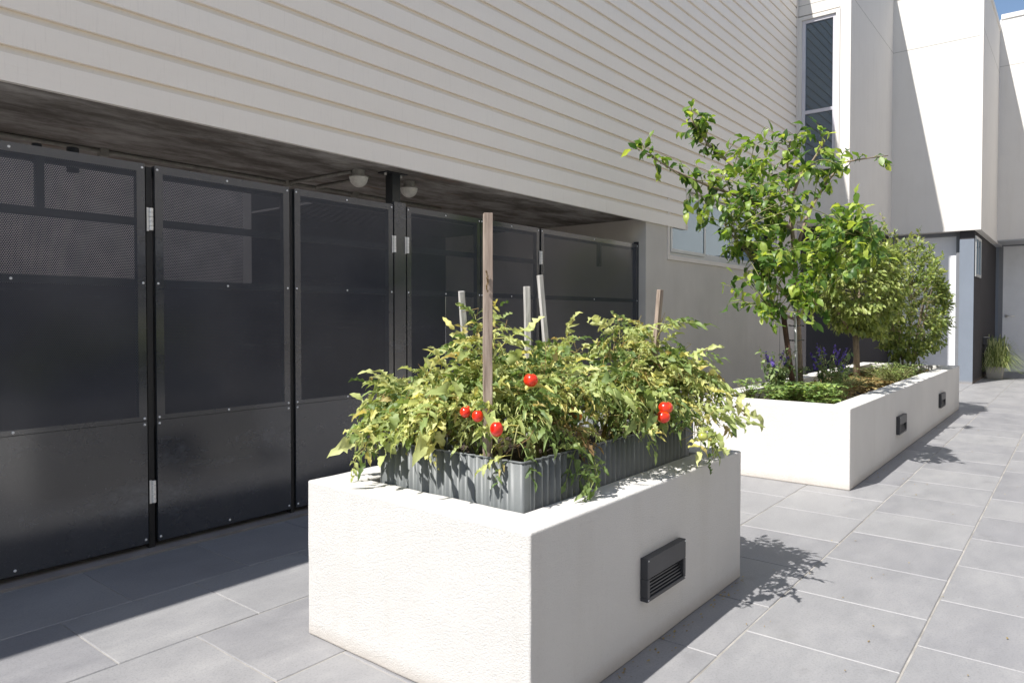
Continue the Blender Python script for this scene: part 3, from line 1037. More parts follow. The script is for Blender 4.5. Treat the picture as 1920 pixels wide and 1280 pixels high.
path = corr_path()
m = MB()
nP = len(path)
cen = Vector(((BX0 + BX1) / 2, (BY0 + BY1) / 2, 0))
for zz in (BZ0, BZ1):
    m.v += [(p.x, p.y, zz) for p in path]
for i in range(nP):
    j = (i + 1) % nP
    m.f.append((i, j, nP + j, nP + i))
cs_ = m.build('corrugated_side', M['colorbond'], bed, smooth=True)
so = cs_.modifiers.new('solid', 'SOLIDIFY')
so.thickness = 0.0015
so.offset = -1
m = MB()
m.tube([(p.x, p.y, BZ1) for p in path[::3]] + [(path[0].x, path[0].y, BZ1)], 0.0035, 6, False)
m.build('edge_trim', M['colorbond'], bed, smooth=True)


def soil_patch(x0, x1, y0, y1, z, amp, n, name, parent, m_):
    m = MB()
    r = random.Random(5)
    nx = int(n * (x1 - x0) / (y1 - y0))
    for i in range(nx + 1):
        for j in range(n + 1):
            m.v.append((x0 + (x1 - x0) * i / nx, y0 + (y1 - y0) * j / n, z + r.uniform(-amp, amp)))
    for i in range(nx):
        for j in range(n):
            a = i * (n + 1) + j
            m.f.append((a, a + n + 1, a + n + 2, a + 1))
    return m.build(name, m_, parent, smooth=True)


stuff(tag(soil_patch(BX0 + 0.01, BX1 - 0.01, BY0 + 0.01, BY1 - 0.01, 0.61, 0.012, 14, 'soil', None, M['soil']), 'dark soil filling the corrugated bed', 'soil'))
stuff(tag(soil_patch(5.121, 9.949, 1.313, 2.089, 0.435, 0.014, 16, 'garden_soil', None, M['soil']), 'dark garden soil filling the long planter', 'soil'))
# mulch: curled dry leaves and bark bits
m = MB()
m.var = []
r = random.Random(8)
for _ in range(2600):
    cx, cy = r.uniform(6.2, 9.8), r.uniform(1.33, 2.07)
    if r.random() < 0.35:
        cx, cy = r.gauss(7.9, 0.45), r.gauss(1.75, 0.12)
        if not (5.2 < cx < 9.9 and 1.33 < cy < 2.07):
            continue
    zc = 0.445 + r.uniform(0, 0.03)
    L, Wd = r.uniform(0.015, 0.04), r.uniform(0.006, 0.016)
    R3 = Euler((r.gauss(0, 0.5), r.gauss(0, 0.5), r.uniform(0, 6.28))).to_matrix()
    b0 = len(m.v)
    for (a, b_, c_) in ((-L, -Wd, 0), (0, -Wd, 0.004), (L, 0, 0), (0, Wd, 0.004), (-L, Wd, 0)):
        m.v.append(tuple(Vector((cx, cy, zc)) + R3 @ Vector((a, b_, c_ + r.uniform(0, .005)))))
    m.f.append(tuple(range(b0, b0 + 5)))
    m.var += [r.random()] * 5
stuff(tag(m.build('mulch', M['dry_leaf'], None), 'brown bark and dry leaf mulch over the soil of the long planter', 'mulch'))


# ================================================================== STAKES
def stake(pb, pt, w, lab, mt, twist=0.2, knots=False):
    pb, pt = Vector(pb), Vector(pt)
    pb = pb - (pt - pb).normalized() * 0.2
    ax = (pt - pb).normalized()
    a = ax.cross(Vector((math.sin(twist), math.cos(twist), 0))).normalized()
    b_ = ax.cross(a)
    m = MB()
    n = 14
    r = random.Random(int(w * 1e5) + len(lab))
    for i in range(n + 1):
        p = pb.lerp(pt, i / n)
        h = w / 2
        for sx_, sy_ in ((-1, -1), (1, -1), (1, 1), (-1, 1)):
            m.v.append(tuple(p + a * (h * sx_ + r.uniform(-1, 1) * 0.0007) + b_ * (h * sy_ + r.uniform(-1, 1) * 0.0007)))
    for i in range(n):
        for k in range(4):
            k2 = (k + 1) % 4
            m.f.append((i * 4 + k, i * 4 + k2, i * 4 + 4 + k2, i * 4 + 4 + k))
    m.f.append((3, 2, 1, 0))
    m.f.append(tuple(n * 4 + k for k in range(4)))
    o = thing('garden_stake', lab, 'stake', tuple(pb), 'square timber stakes among the tomatoes')
    m.build('shaft', mt, o, bevel=0.0012, seg=1)
    if knots:
        q = pb.lerp(pt, 0.78)
        k = MB()
        for i in range(9):
            u = i / 8
            k.tube([tuple(q + Vector((-0.016 - 0.004 * math.sin(i), -0.012, -0.03 + 0.06 * u))), tuple(q + Vector((-0.022 + 0.006 * math.cos(i * 2), -0.016, -0.024 + 0.06 * u)))], [0.003, 0.001], 5)
        k.build('old_tie', M['dry_leaf'], o)
    return o


stake((1.701, 1.465, 0.661), (1.702, 1.463, 1.445), 0.0285, 'tallest brown timber stake standing at the front of the tomato bed', M['timber'], 0.75, True)
stake((1.93, 1.749, 0.80), (1.875, 1.738, 1.212), 0.0195, 'short silver grey stake leaning just left of the tallest stake', M['timber_grey'], 0.5)
stake((2.344, 1.793, 0.80), (2.339, 1.798, 1.246), 0.0235, 'upright grooved stake behind the single red tomato', M['timber_grey'], 0.6)
stake((2.523, 1.81, 0.80), (2.493, 1.846, 1.301), 0.021, 'pale silver stake leaning left behind the tomatoes', M['timber_grey'], 0.4)
stake((2.664, 1.394, 0.80), (2.685, 1.367, 1.233), 0.021, 'brown stake tilting right at the right end of the tomato bed', M['timber'], 0.3)


# ================================================================== LEAVES
def leaf_geo(L, W, curl, fold, nseg=4, wave=0.0, seed=0):
    """simple blade along +X, centre rib; returns verts, faces"""
    r = random.Random(seed)
    v, f = [], []
    for i in range(nseg + 1):
        t = i / nseg
        w = W * math.sin(PI * min(1, (t * 0.92 + 0.06))) ** 0.75 * 0.5
        if i == nseg:
            w = 0.0008
        if i == 0:
            w = W * 0.06
        ang = curl * t
        x = L * (math.sin(ang) / ang * t if abs(ang) > 1e-4 else t)
        z = -L * t * (math.sin(ang / 2) * 0.9)
        wz = wave * math.sin(i * 2.3 + seed)
        v += [(x, -w * math.cos(fold), z + w * math.sin(fold) + wz * w), (x, 0, z), (x, w * math.cos(fold), z + w * math.sin(fold) - wz * w)]
    for i in range(nseg):
        a = 3 * i
        f += [(a, a + 3, a + 4, a + 1), (a + 1, a + 4, a + 5, a + 2)]
    return v, f


def orient(d, up_hint, roll=0.0):
    x = Vector(d).normalized()
    z = Vector(up_hint)
    z = (z - x * z.dot(x))
    if z.length < 1e-4:
        z = Vector((0, 0, 1)).cross(x)
        if z.length < 1e-4:
            z = Vector((1, 0, 0))
    z.normalize()
    y = z.cross(x)
    R3 = Matrix((x, y, z)).transposed()
    return R3 @ Matrix.Rotation(roll, 3, 'X')


def make_leaf_mesh(name, parts, m_, smooth=True):
    """parts: list of (verts, faces, Matrix3, offset, var)"""
    mb = MB()
    mb.var = []
    for v, f, R3, off, va in parts:
        b0 = len(mb.v)
        mb.v += [tuple(R3 @ Vector(p) + Vector(off)) for p in v]
        mb.f += [tuple(b0 + i for i in q) for q in f]
        mb.var += [va] * len(v)
    me = bpy.data.meshes.new(name)
    me.from_pydata(mb.v, [], mb.f)
    me.materials.append(m_)
    at = me.attributes.new('var', 'FLOAT', 'POINT')
    at.data.foreach_set('value', mb.var)
    if smooth:
        me.polygons.foreach_set('use_smooth', [True] * len(me.polygons))
    return me


def foliage(parent, leaves, protos, m_, nmax=300, cam_=Vector((0, 0, H))):
    """leaves: list of (pos, R3, scale). The nmax nearest become single leaf objects, the rest one stuff mesh."""
    leaves = sorted(leaves, key=lambda l: (Vector(l[0]) - cam_).length)
    off = rootloc(parent)
    meshes = [make_leaf_mesh('leaf', [(v, f, Matrix.Identity(3), (0, 0, 0), 0.0)], m_) for v, f in protos]
    r = random.Random(3)
    for (p, R3, s_) in leaves[:nmax]:
        o = bpy.data.objects.new('leaf', meshes[r.randrange(len(meshes))])
        link(o, parent)
        mw = Matrix.LocRotScale(Vector(p) - off, R3.to_quaternion(), Vector((s_,) * 3))
        o.matrix_local = mw
    rest = leaves[nmax:]
    if rest:
        mb = MB()
        mb.var = []
        for (p, R3, s_) in rest:
            v, f = protos[r.randrange(len(protos))]
            b0 = len(mb.v)
            va = r.random()
            for q in v:
                mb.v.append(tuple(Vector(p) + R3 @ (Vector(q) * s_)))
            mb.f += [tuple(b0 + i for i in q) for q in f]
            mb.var += [va] * len(v)
        stuff(mb.build('foliage', m_, parent, smooth=True))


def rv(r, s_=1.0):
    while True:
        v = Vector((r.uniform(-1, 1), r.uniform(-1, 1), r.uniform(-1, 1)))
        if 0.01 < v.length < 1:
            return v * s_


def bez(a, b_, sag, n=5):
    a, b_ = Vector(a), Vector(b_)
    return [a.lerp(b_, i / n) + Vector((0, 0, sag * math.sin(PI * i / n))) for i in range(n + 1)]


# ------------------------------------------------------------------ lemon tree
lemon = thing('lemon_tree', 'tall lemon tree with big glossy leaves at the near end of the long planter', 'tree', (6.1, 1.83, 0.44))
LT = [(6.1, 1.825, 0.44), (6.117, 1.836, 0.738), (6.141, 1.855, 1.004), (6.125, 1.874, 1.361), (6.109, 1.894, 1.761), (6.088, 1.921, 2.072), (6.075, 1.937, 2.426), (6.091, 1.917, 2.60)]
MB().tube(LT, [0.030, 0.026, 0.024, 0.021, 0.018, 0.014, 0.009, 0.005], 10).build('trunk', M['bark'], lemon, smooth=True)
LIMBS = [
    [(6.12, 1.88, 1.227), (5.856, 1.97, 1.398), (5.661, 2.053, 1.564), (5.469, 2.133, 1.724), (5.342, 2.211, 1.884)],
    [(6.1, 1.905, 1.85), (5.876, 2.024, 1.991), (5.641, 2.158, 2.083), (5.336, 2.298, 2.141), (5.061, 2.482, 2.254), (4.804, 2.641, 2.394)],
    [(6.082, 1.927, 2.072), (5.998, 2.112, 2.214), (5.92, 2.289, 2.358), (5.812, 2.505, 2.572), (5.705, 2.637, 2.821)],
    [(6.115, 1.886, 1.628), (6.238, 1.814, 1.991), (6.382, 1.714, 2.246), (6.525, 1.616, 2.436), (6.707, 1.468, 2.484), (6.878, 1.336, 2.518)],
    [(6.088, 1.921, 2.072), (5.988, 1.806, 2.264), (6.002, 1.708, 2.382), (6.011, 1.617, 2.532)],
    [(6.128, 1.87, 1.272), (6.178, 1.728, 1.491), (5.90, 1.49, 1.63), (5.74, 1.28, 1.71), (5.76, 1.18, 1.69)],
    [(6.132, 1.866, 1.094), (5.708, 1.835, 1.137), (5.428, 1.864, 1.177)],
    [(6.132, 1.866, 1.094), (5.813, 1.704, 1.179), (5.551, 1.551, 1.216)]]
for l in LIMBS:
    n = len(l)
    MB().tube(l, [0.013 * (1 - i / n) + 0.002 for i in range(n)], 7).build('branch', M['bark'], lemon, smooth=True)
CL = [(4.817, 2.626, 2.365, .7), (5.009, 2.546, 2.307, .6), (5.185, 2.407, 2.214, .9), (5.336, 2.298, 2.12, 1), (5.725, 2.612, 2.798, 1.2), (5.697, 2.647, 2.685, 1.2), (5.811, 2.505, 2.595, .8), (5.821, 2.413, 2.403, .6), (5.912, 2.219, 2.571, .8), (5.801, 2.198, 2.283, .9), (5.897, 2.078, 2.415, 1.1), (6.053, 2.045, 2.571, .7), (6.062, 1.873, 2.59, 1), (6.035, 1.906, 2.327, 1.3), (5.825, 2.008, 2.177, 1.2), (5.619, 2.106, 2.032, 1.1), (5.39, 2.232, 1.932, 1.1), (5.285, 2.362, 1.932, .6), (5.443, 2.165, 1.765, 1.1), (5.772, 2.074, 1.875, .8), (5.908, 1.905, 1.962, 1.2), (5.963, 1.677, 2.498, .6), (6.362, 1.659, 2.392, 1.2), (6.553, 1.581, 2.504, .4), (6.834, 1.39, 2.513, .45), (6.278, 1.763, 2.259, .8), (6.299, 1.898, 2.096, .6), (5.727, 1.971, 1.649, 1.4), (5.496, 2.099, 1.598, .9), (5.834, 1.837, 1.607, 1.5), (5.602, 1.967, 1.431, 1.4), (5.386, 2.076, 1.302, .8), (5.528, 1.899, 1.219, .9), (5.479, 1.801, 1.116, .7), (5.682, 1.707, 1.343, 1.5), (5.551, 1.551, 1.176, .7), (6.049, 1.57, 1.436, 1.4), (6.204, 1.696, 1.756, 1.5), (6.235, 1.498, 1.745, 1.3), (6.343, 1.363, 1.788, .9), (6.372, 1.328, 1.615, .8), (6.314, 1.559, 1.932, .9), (6.263, 1.462, 1.529, 1.1), (6.046, 1.733, 1.529, 1.5), (6.047, 1.572, 1.819, 1), (5.955, 2.006, 1.8, 1.2)]
PULL = lambda p: (p[0] * 0.9, p[1] * 0.9, H + (p[2] - H) * 0.9) + tuple(p[3:])
CL = [PULL(c_) if (c_[0] > 6.19 and c_[2] < 2.1) else c_ for c_ in CL]
CL += [(c_[0] * .94, c_[1] * .94, H + (c_[2] - H) * .94, c_[3] * .6) for c_ in CL if c_[0] > 5.5 and c_[2] < 2.45]
r = random.Random(21)
limb_pts = []
for l in LIMBS + [LT[3:]]:
    for i in range(len(l) - 1):
        for k in range(6):
            limb_pts.append(Vector(l[i]).lerp(Vector(l[i + 1]), k / 6))
tw = MB()
leaves = []
for (cx, cy, cz, dens) in CL:
    c = Vector((cx, cy, cz))
    near = min(limb_pts, key=lambda p: (p - c).length)
    ntw = max(2, int((6.5 if cz > 2.05 else 8.5) * dens))
    for k in range(ntw):
        start = min(limb_pts, key=lambda p: (p - (c + rv(r, 0.15))).length)
        tip = c + rv(r, 0.15) + Vector((0, 0, 0.03))
        pts = bez(start, tip, r.uniform(-0.03, 0.05), 5)
        tw.tube(pts, [0.004, 0.0035, 0.003, 0.0025, 0.002, 0.0012], 5, False)
        L = (tip - start).length
        d = (tip - start).normalized() if L > 0.01 else Vector((0, 0, 1))
        nl = r.randint(4, 7)
        for q in range(nl):
            t = 1 - (q / nl) * min(0.9, 0.22 / max(L, 0.05))
            p = pts[0].lerp(pts[-1], max(0.1, t))
            i0 = min(4, int(t * 5))
            p = pts[i0].lerp(pts[i0 + 1], t * 5 - i0) if t < 1 else pts[-1]
            ld = (rv(r) * 1.0 + d * 0.5 + Vector((0, 0, -0.25))).normalized()
            up = Vector((0, 0, 1)) + rv(r, 0.7)
            leaves.append((p, orient(ld, up), r.uniform(0.65, 1.25)))
stuff(tw.build('twigs', M['stem'], lemon, smooth=True))
prot = [leaf_geo(0.088, 0.046, c_, f_, 4, w_, i) for i, (c_, f_, w_) in enumerate([(0.5, 0.25, 0.2), (1.0, 0.4, 0.3), (0.2, 0.15, 0.15), (1.5, 0.5, 0.3)])]
foliage(lemon, leaves, prot, M['lemon_leaf'])

# stakes holding the lemon
t = thing('support_post', 'dark brown round post leaning against the lemon tree trunk', 'post', (5.87, 1.79, 0.45))
MB().tube([(5.868, 1.79, 0.42), (5.885, 1.85, 0.8), (5.904, 1.911, 1.20)], 0.0215, 12).build('shaft', M['post_wood'], t, smooth=True)
t = thing('support_tube', 'thin pale grey metal tube tied beside the lemon tree trunk', 'tube', (5.9, 1.787, 0.45))
MB().tube([(5.901, 1.786, 0.42), (5.914, 1.817, 1.267)], 0.0105, 10).build('shaft', M['alu_grey'], t, smooth=True)
m = MB()
for zz in (0.93, 1.05):
    pts = []
    for i in range(13):
        w = 2 * PI * i / 12
        pts.append((6.01 + 0.125 * math.cos(w), 1.83 + 0.05 * math.sin(w), zz + 0.006 * math.sin(3 * w)))
    m.tube(pts, 0.0035, 5, False)
m.build('tie', M['black'], t, smooth=True)

# ------------------------------------------------------------------ small tree
small = thing('small_tree', 'small round tree with a slim forked trunk in the middle of the long planter', 'tree', (8.6, 1.93, 0.44))
# scaled slightly toward the viewer so that its foot stands inside the planter
K = 0.925


def kk(p):
    return (p[0] * K, p[1] * K, H + (p[2] - H) * K)


STR = [kk(p) for p in [(8.89, 2.024, 0.37), (8.885, 2.031, 0.683), (8.875, 2.042, 0.911)]]
MB().tube(STR, [0.036, 0.031, 0.03], 10).build('trunk', M['bark'], small, smooth=True)
SL = [[(8.875, 2.042, 0.905), (8.675, 2.132, 1.084), (8.491, 2.201, 1.324), (8.452, 2.251, 1.684)],
      [(8.875, 2.042, 0.905), (8.905, 2.005, 1.145), (8.894, 2.019, 1.575), (8.911, 1.998, 2.004)],
      [(8.88, 2.035, 0.868), (9.076, 1.952, 1.083), (9.27, 1.87, 1.397), (9.307, 1.824, 1.774)]]
SL = [[kk(p) for p in l] for l in SL]
for l in SL:
    MB().tube(l, [0.022, 0.015, 0.010, 0.005], 8).build('branch', M['bark'], small, smooth=True)


def crown(center, radii, ntw, nleaf, seed, hole=0.45, lumps=5, anchors=None, Lsize=(0.8, 1.2), droop=-0.1):
    """clumped crown: twigs run from anchors out to an uneven lumpy shell, leaves sit along them"""
    r = random.Random(seed)
    c = Vector(center)
    lump = [(rv(r).normalized(), r.uniform(0.05, 0.42)) for _ in range(lumps)]
    tw = MB()
    out = []
    for _ in range(ntw):
        d = rv(r).normalized()
        amp = 0.78
        for ld, la in lump:
            amp += la * max(0, d.dot(ld)) ** 4
        amp *= r.uniform(0.75, 1.06)
        tip = c + Vector((d.x * radii[0], d.y * radii[1], d.z * radii[2])) * amp
        st = min(anchors, key=lambda p: (Vector(p) - tip).length + r.uniform(0, 0.25)) if anchors else c
        st = Vector(st)
        pts = bez(st, tip, r.uniform(-0.02, 0.06), 5)
        tw.tube(pts, [0.004, 0.003, 0.0022, 0.0018, 0.0014, 0.0008], 4, False)
        for q in range(nleaf):
            t = 1 - (1 - hole) * (q / nleaf) * r.uniform(0.6, 1.1)
            t = max(0.15, min(0.999, t))
            i0 = min(4, int(t * 5))
            p = pts[i0].lerp(pts[i0 + 1], t * 5 - i0) + rv(r, 0.035)
            ldir = (rv(r) + d * 0.7 + Vector((0, 0, droop))).normalized()
            out.append((p, orient(ldir, Vector((0, 0, 1)) + rv(r, 0.8) + d * 0.3), r.uniform(*Lsize)))
    return tw, out


anch = []
for l in SL:
    for i in range(len(l) - 1):
        for k in range(4):
            anch.append(Vector(l[i]).lerp(Vector(l[i + 1]), k / 4))
tw, lv = crown(kk((8.86, 2.02, 1.58)), (0.62, 0.52, 0.72), 480, 13, 33, anchors=anch, lumps=7, droop=-0.25)
stuff(tw.build('twigs', M['stem'], small, smooth=True))
foliage(small, lv, [leaf_geo(0.070, 0.034, 0.6, 0.3, 3, 0.2, 1), leaf_geo(0.064, 0.030, 1.2, 0.4, 3, 0.2, 2), leaf_geo(0.062, 0.026, 0.2, 0.2, 3, 0.2, 3)], M['small_leaf'])

# ------------------------------------------------------------------ dense shrub
bush = thing('dense_shrub', 'dense leafy shrub reaching to the soil at the far end of the long planter', 'shrub', (9.45, 1.62, 0.44))
stems = MB()
r = random.Random(4)
anch = []
for k in range(9):
    w = k / 9 * 2 * PI
    a = Vector((9.47 + 0.06 * math.cos(w), 1.62 + 0.05 * math.sin(w), 0.42))
    e = Vector((9.47 + 0.38 * math.cos(w), 1.60 + 0.28 * math.sin(w), r.uniform(1.3, 1.75)))
    pts = bez(a, e, 0.05, 6)
    stems.tube(pts, [0.012, 0.010, 0.009, 0.008, 0.006, 0.005, 0.003], 6)
    anch += pts[1:]
# tall shoots
for (x, y, z_) in ((9.62, 1.52, 2.17), (9.80, 1.30, 1.86), (9.30, 1.88, 2.34), (9.40, 1.60, 2.05), (9.70, 1.40, 1.98), (9.2, 1.72, 2.12)):
    pts = bez((9.5, 1.6, 1.3), (x, y, z_), 0.05, 6)
    stems.tube(pts, [0.007, 0.006, 0.005, 0.004, 0.003, 0.0025, 0.0015], 5)
    for q in range(26):
        t = 0.45 + 0.55 * q / 26
        i0 = min(5, int(t * 6))
        p = pts[i0].lerp(pts[i0 + 1], t * 6 - i0)
        anch.append(p) if q % 5 == 0 else None
stems.build('stems', M['bark'], bush, smooth=True)
tw, lv = crown((9.35, 1.55, 1.20), (0.56, 0.50, 0.74), 520, 13, 44, anchors=anch, lumps=8, hole=0.6)
r = random.Random(9)
for (x, y, z_) in ((9.62, 1.52, 2.17), (9.80, 1.30, 1.86), (9.30, 1.88, 2.34), (9.40, 1.60, 2.05), (9.70, 1.40, 1.98), (9.2, 1.72, 2.12)):
    pts = bez((9.5, 1.6, 1.3), (x, y, z_), 0.05, 6)
    for q in range(34):
        t = 0.5 + 0.5 * q / 34
        i0 = min(5, int(t * 6))
        p = pts[i0].lerp(pts[i0 + 1], t * 6 - i0)
        lv.append((p, orient(rv(r) + Vector((0, 0, 0.5)), rv(r)), r.uniform(0.6, 1.1)))
stuff(tw.build('twigs', M['stem'], bush, smooth=True))
foliage(bush, lv, [leaf_geo(0.052, 0.026, 0.4, 0.25, 3, 0.2, 1), leaf_geo(0.048, 0.024, 0.9, 0.4, 3, 0.2, 2), leaf_geo(0.056, 0.024, 0.1, 0.2, 3, 0.1, 3)], M['bush_leaf'])


# ------------------------------------------------------------------ salvias
def salvia(x, y, z0, hgt, wid, nst, lab, seed, nflow, density=9):
    r = random.Random(seed)
    t = thing('salvia', lab, 'flower', (x, y, z0), 'purple salvias')
    st, fl, lf = MB(), MB(), []
    fl.var = []
    for k in range(nst):
        a = Vector((x + r.uniform(-.04, .04), y + r.uniform(-.04, .04), z0))
        e = Vector((x + r.uniform(-wid, wid), y + r.uniform(-wid, wid), z0 + hgt * r.uniform(0.6, 1.0)))
        pts = bez(a, e, 0.03, 6)
        st.tube(pts, [0.0035, 0.003, 0.003, 0.0025, 0.002, 0.002, 0.0012], 5, False)
        top = k < nflow
        for q in range(int(density * 1.8)):
            q = q / 1.8
            tt = (0.12 + 0.62 * q / density) if top else 0.15 + 0.85 * q / density
            i0 = min(5, int(tt * 6))
            p = pts[i0].lerp(pts[i0 + 1], tt * 6 - i0) + rv(r, 0.02)
            d = rv(r) + Vector((0, 0, -0.1))
            lf.append((p, orient(d, Vector((0, 0, 1)) + rv(r, .6)), r.uniform(0.6, 1.2)))
        if top:
            for q in range(22):
                tt = 0.78 + 0.22 * q / 22
                i0 = min(5, int(tt * 6))
                p = pts[i0].lerp(pts[i0 + 1], tt * 6 - i0)
                R3 = orient(rv(r) + Vector((0, 0, .2)), rv(r))
                s_ = r.uniform(0.008, 0.016) * (1.2 - (tt - .78) * 3)
                b0 = len(fl.v)
                for c_ in ((0, -.3, 0), (1, -.7, .2), (1.4, 0, -.1), (1, .7, .2), (0, .3, 0)):
                    fl.v.append(tuple(p + R3 @ (Vector(c_) * s_)))
                fl.f.append(tuple(range(b0, b0 + 5)))
                fl.var += [r.random()] * 5
    st.build('stems', M['stem'], t, smooth=True)
    stuff(fl.build('blossoms', M['purple'], t))
    foliage(t, lf, [leaf_geo(0.056, 0.026, 0.6, 0.2, 3, 0.2, 1), leaf_geo(0.048, 0.022, 1.0, 0.3, 3, 0.2, 2)], M['salvia_leaf'], nmax=120)


salvia(5.62, 1.86, 0.435, 0.46, 0.13, 17, 'purple flowering salvia left of the lemon tree trunk', 3, 8, 14)
salvia(6.10, 1.60, 0.435, 0.50, 0.19, 22, 'purple flowering salvia right of the lemon tree trunk', 4, 13, 11)


# ------------------------------------------------------------------ low herbs
def herb(x, y, wid, hgt, n, lab, seed, name='herb_plant', m_='herb_leaf', size=1.0, round_=True):
    r = random.Random(seed)
    t = thing(name, lab, 'plant', (x, y, 0.435), 'low green plants in the long planter')
    st, lf = MB(), []
    for k in range(n):
        a = Vector((x + r.uniform(-wid, wid) * 0.3, y + r.uniform(-wid, wid) * 0.3, 0.43))
        e = Vector((x + r.gauss(0, wid * .5), y + r.gauss(0, wid * .45), 0.435 + hgt * r.uniform(0.3, 1.0)))
        e.y = max(1.30, min(2.10, e.y))
        pts = bez(a, e, 0.02, 3)
        st.tube(pts, [0.0022, 0.002, 0.0015, 0.001], 4, False)
        w0 = r.uniform(0, 6.28)
        for q in range(3):
            w = w0 + q * 2.1
            d = Vector((math.cos(w), math.sin(w), r.uniform(-0.1, 0.35)))
            lf.append((e, orient(d, (0, 0, 1)), size * r.uniform(0.7, 1.2)))
    st.build('stems', M['stem'], t)
    foliage(t, lf, [leaf_geo(0.036, 0.026 if round_ else 0.012, 0.5, 0.2, 3, 0.1, 1), leaf_geo(0.032, 0.024 if round_ else 0.010, 0.9, 0.3, 3, 0.1, 2)], M[m_], nmax=60)


herb(5.32, 1.96, 0.10, 0.22, 60, 'small bright green herb in the rear left corner of the long planter', 1)
herb(5.38, 1.78, 0.13, 0.18, 80, 'yellow green herb beside the rear corner herb of the long planter', 2)
herb(5.50, 1.62, 0.16, 0.20, 110, 'broad strawberry like plant in the middle of the planter front', 3, size=1.25)
herb(5.45, 1.44, 0.13, 0.20, 90, 'rounded green plant at the front right corner of the long planter', 4, size=1.2)
herb(5.90, 1.46, 0.10, 0.28, 55, 'leggy green seedling behind the front right corner plant', 5)
herb(6.15, 1.90, 0.16, 0.26, 80, 'leafy dark plant at the foot of the lemon tree', 6, size=1.2)
herb(7.35, 1.72, 0.28, 0.13, 110, 'fine grey green groundcover left of the small tree foot', 7, m_='salvia_leaf', round_=False)
herb(7.95, 1.48, 0.24, 0.22, 190, 'feathery bright green groundcover near the planter edge', 8, size=0.9, round_=False)
herb(8.60, 1.55, 0.30, 0.20, 160, 'olive green groundcover right of the small tree foot', 9, m_='salvia_leaf', size=0.9)
herb(9.0, 1.80, 0.30, 0.12, 90, 'low groundcover under the dense shrub', 10, m_='salvia_leaf')

# ------------------------------------------------------------------ pot plant at the far entry
pt = thing('pot_plant', 'strappy yellow green plant in a square stone pot by the far door', 'pot plant', (15.62, 1.25, 0))
m = MB()
x0, x1, y0, y1 = 15.50, 15.86, 1.10, 1.38
m.v = [(x0 + .04, y0 + .03, 0.001), (x1 - .04, y0 + .03, 0.001), (x1 - .04, y1 - .03, 0.001), (x0 + .04, y1 - .03, 0.001), (x0, y0, .22), (x1, y0, .22), (x1, y1, .22), (x0, y1, .22),
       (x0 + .02, y0 + .02, .22), (x1 - .02, y0 + .02, .22), (x1 - .02, y1 - .02, .22), (x0 + .02, y1 - .02, .22), (x0 + .03, y0 + .03, .19), (x1 - .03, y0 + .03, .19), (x1 - .03, y1 - .03, .19), (x0 + .03, y1 - .03, .19)]
m.f = [(3, 2, 1, 0)]
for i in range(4):
    j = (i + 1) % 4
    m.f += [(i, j, 4 + j, 4 + i), (4 + i, 4 + j, 8 + j, 8 + i), (8 + i, 8 + j, 12 + j, 12 + i)]
m.f.append((12, 13, 14, 15))
m.build('pot', M['pot'], pt, bevel=0.006)
m = MB()
m.var = []
r = random.Random(6)
for k in range(1100):
    a = Vector((15.66 + r.uniform(-.15, .15), 1.22 + r.uniform(-.13, .13), 0.2))
    w = r.uniform(0, 6.28)
    out = r.uniform(0.05, 0.60)
    hh = r.uniform(0.10, 0.44) * (1.15 - out)
    dx, dy = math.cos(w), math.sin(w)
    if dy > 0:
        dy *= 0.3
    e = a + Vector((dx * out, dy * out * 0.9, 0.0))
    wd = Vector((-dy, dx, 0)).normalized() * r.uniform(0.004, 0.009)
    va = r.random() * 0.5 + (0.5 if dy < -0.2 and r.random() < .75 else 0)
    prev = None
    b0 = len(m.v)
    for i in range(6):
        t = i / 5
        p = a.lerp(e, t) + Vector((0, 0, hh * math.sin(min(1, t * 1.3) * PI * 0.62) * 1.3 - 0.16 * t * t * (out * 2.2)))
        p.z = max(p.z, 0.12)
        p.y = min(p.y, 1.41)
        ww = wd * (1 - t * 0.9)
        m.v += [tuple(p - ww), tuple(p + ww)]
        m.var += [va, va]
    for i in range(5):
        q = b0 + 2 * i
        m.f.append((q, q + 2, q + 3, q + 1))
stuff(m.build('foliage', M['grass_leaf'], pt, smooth=True))


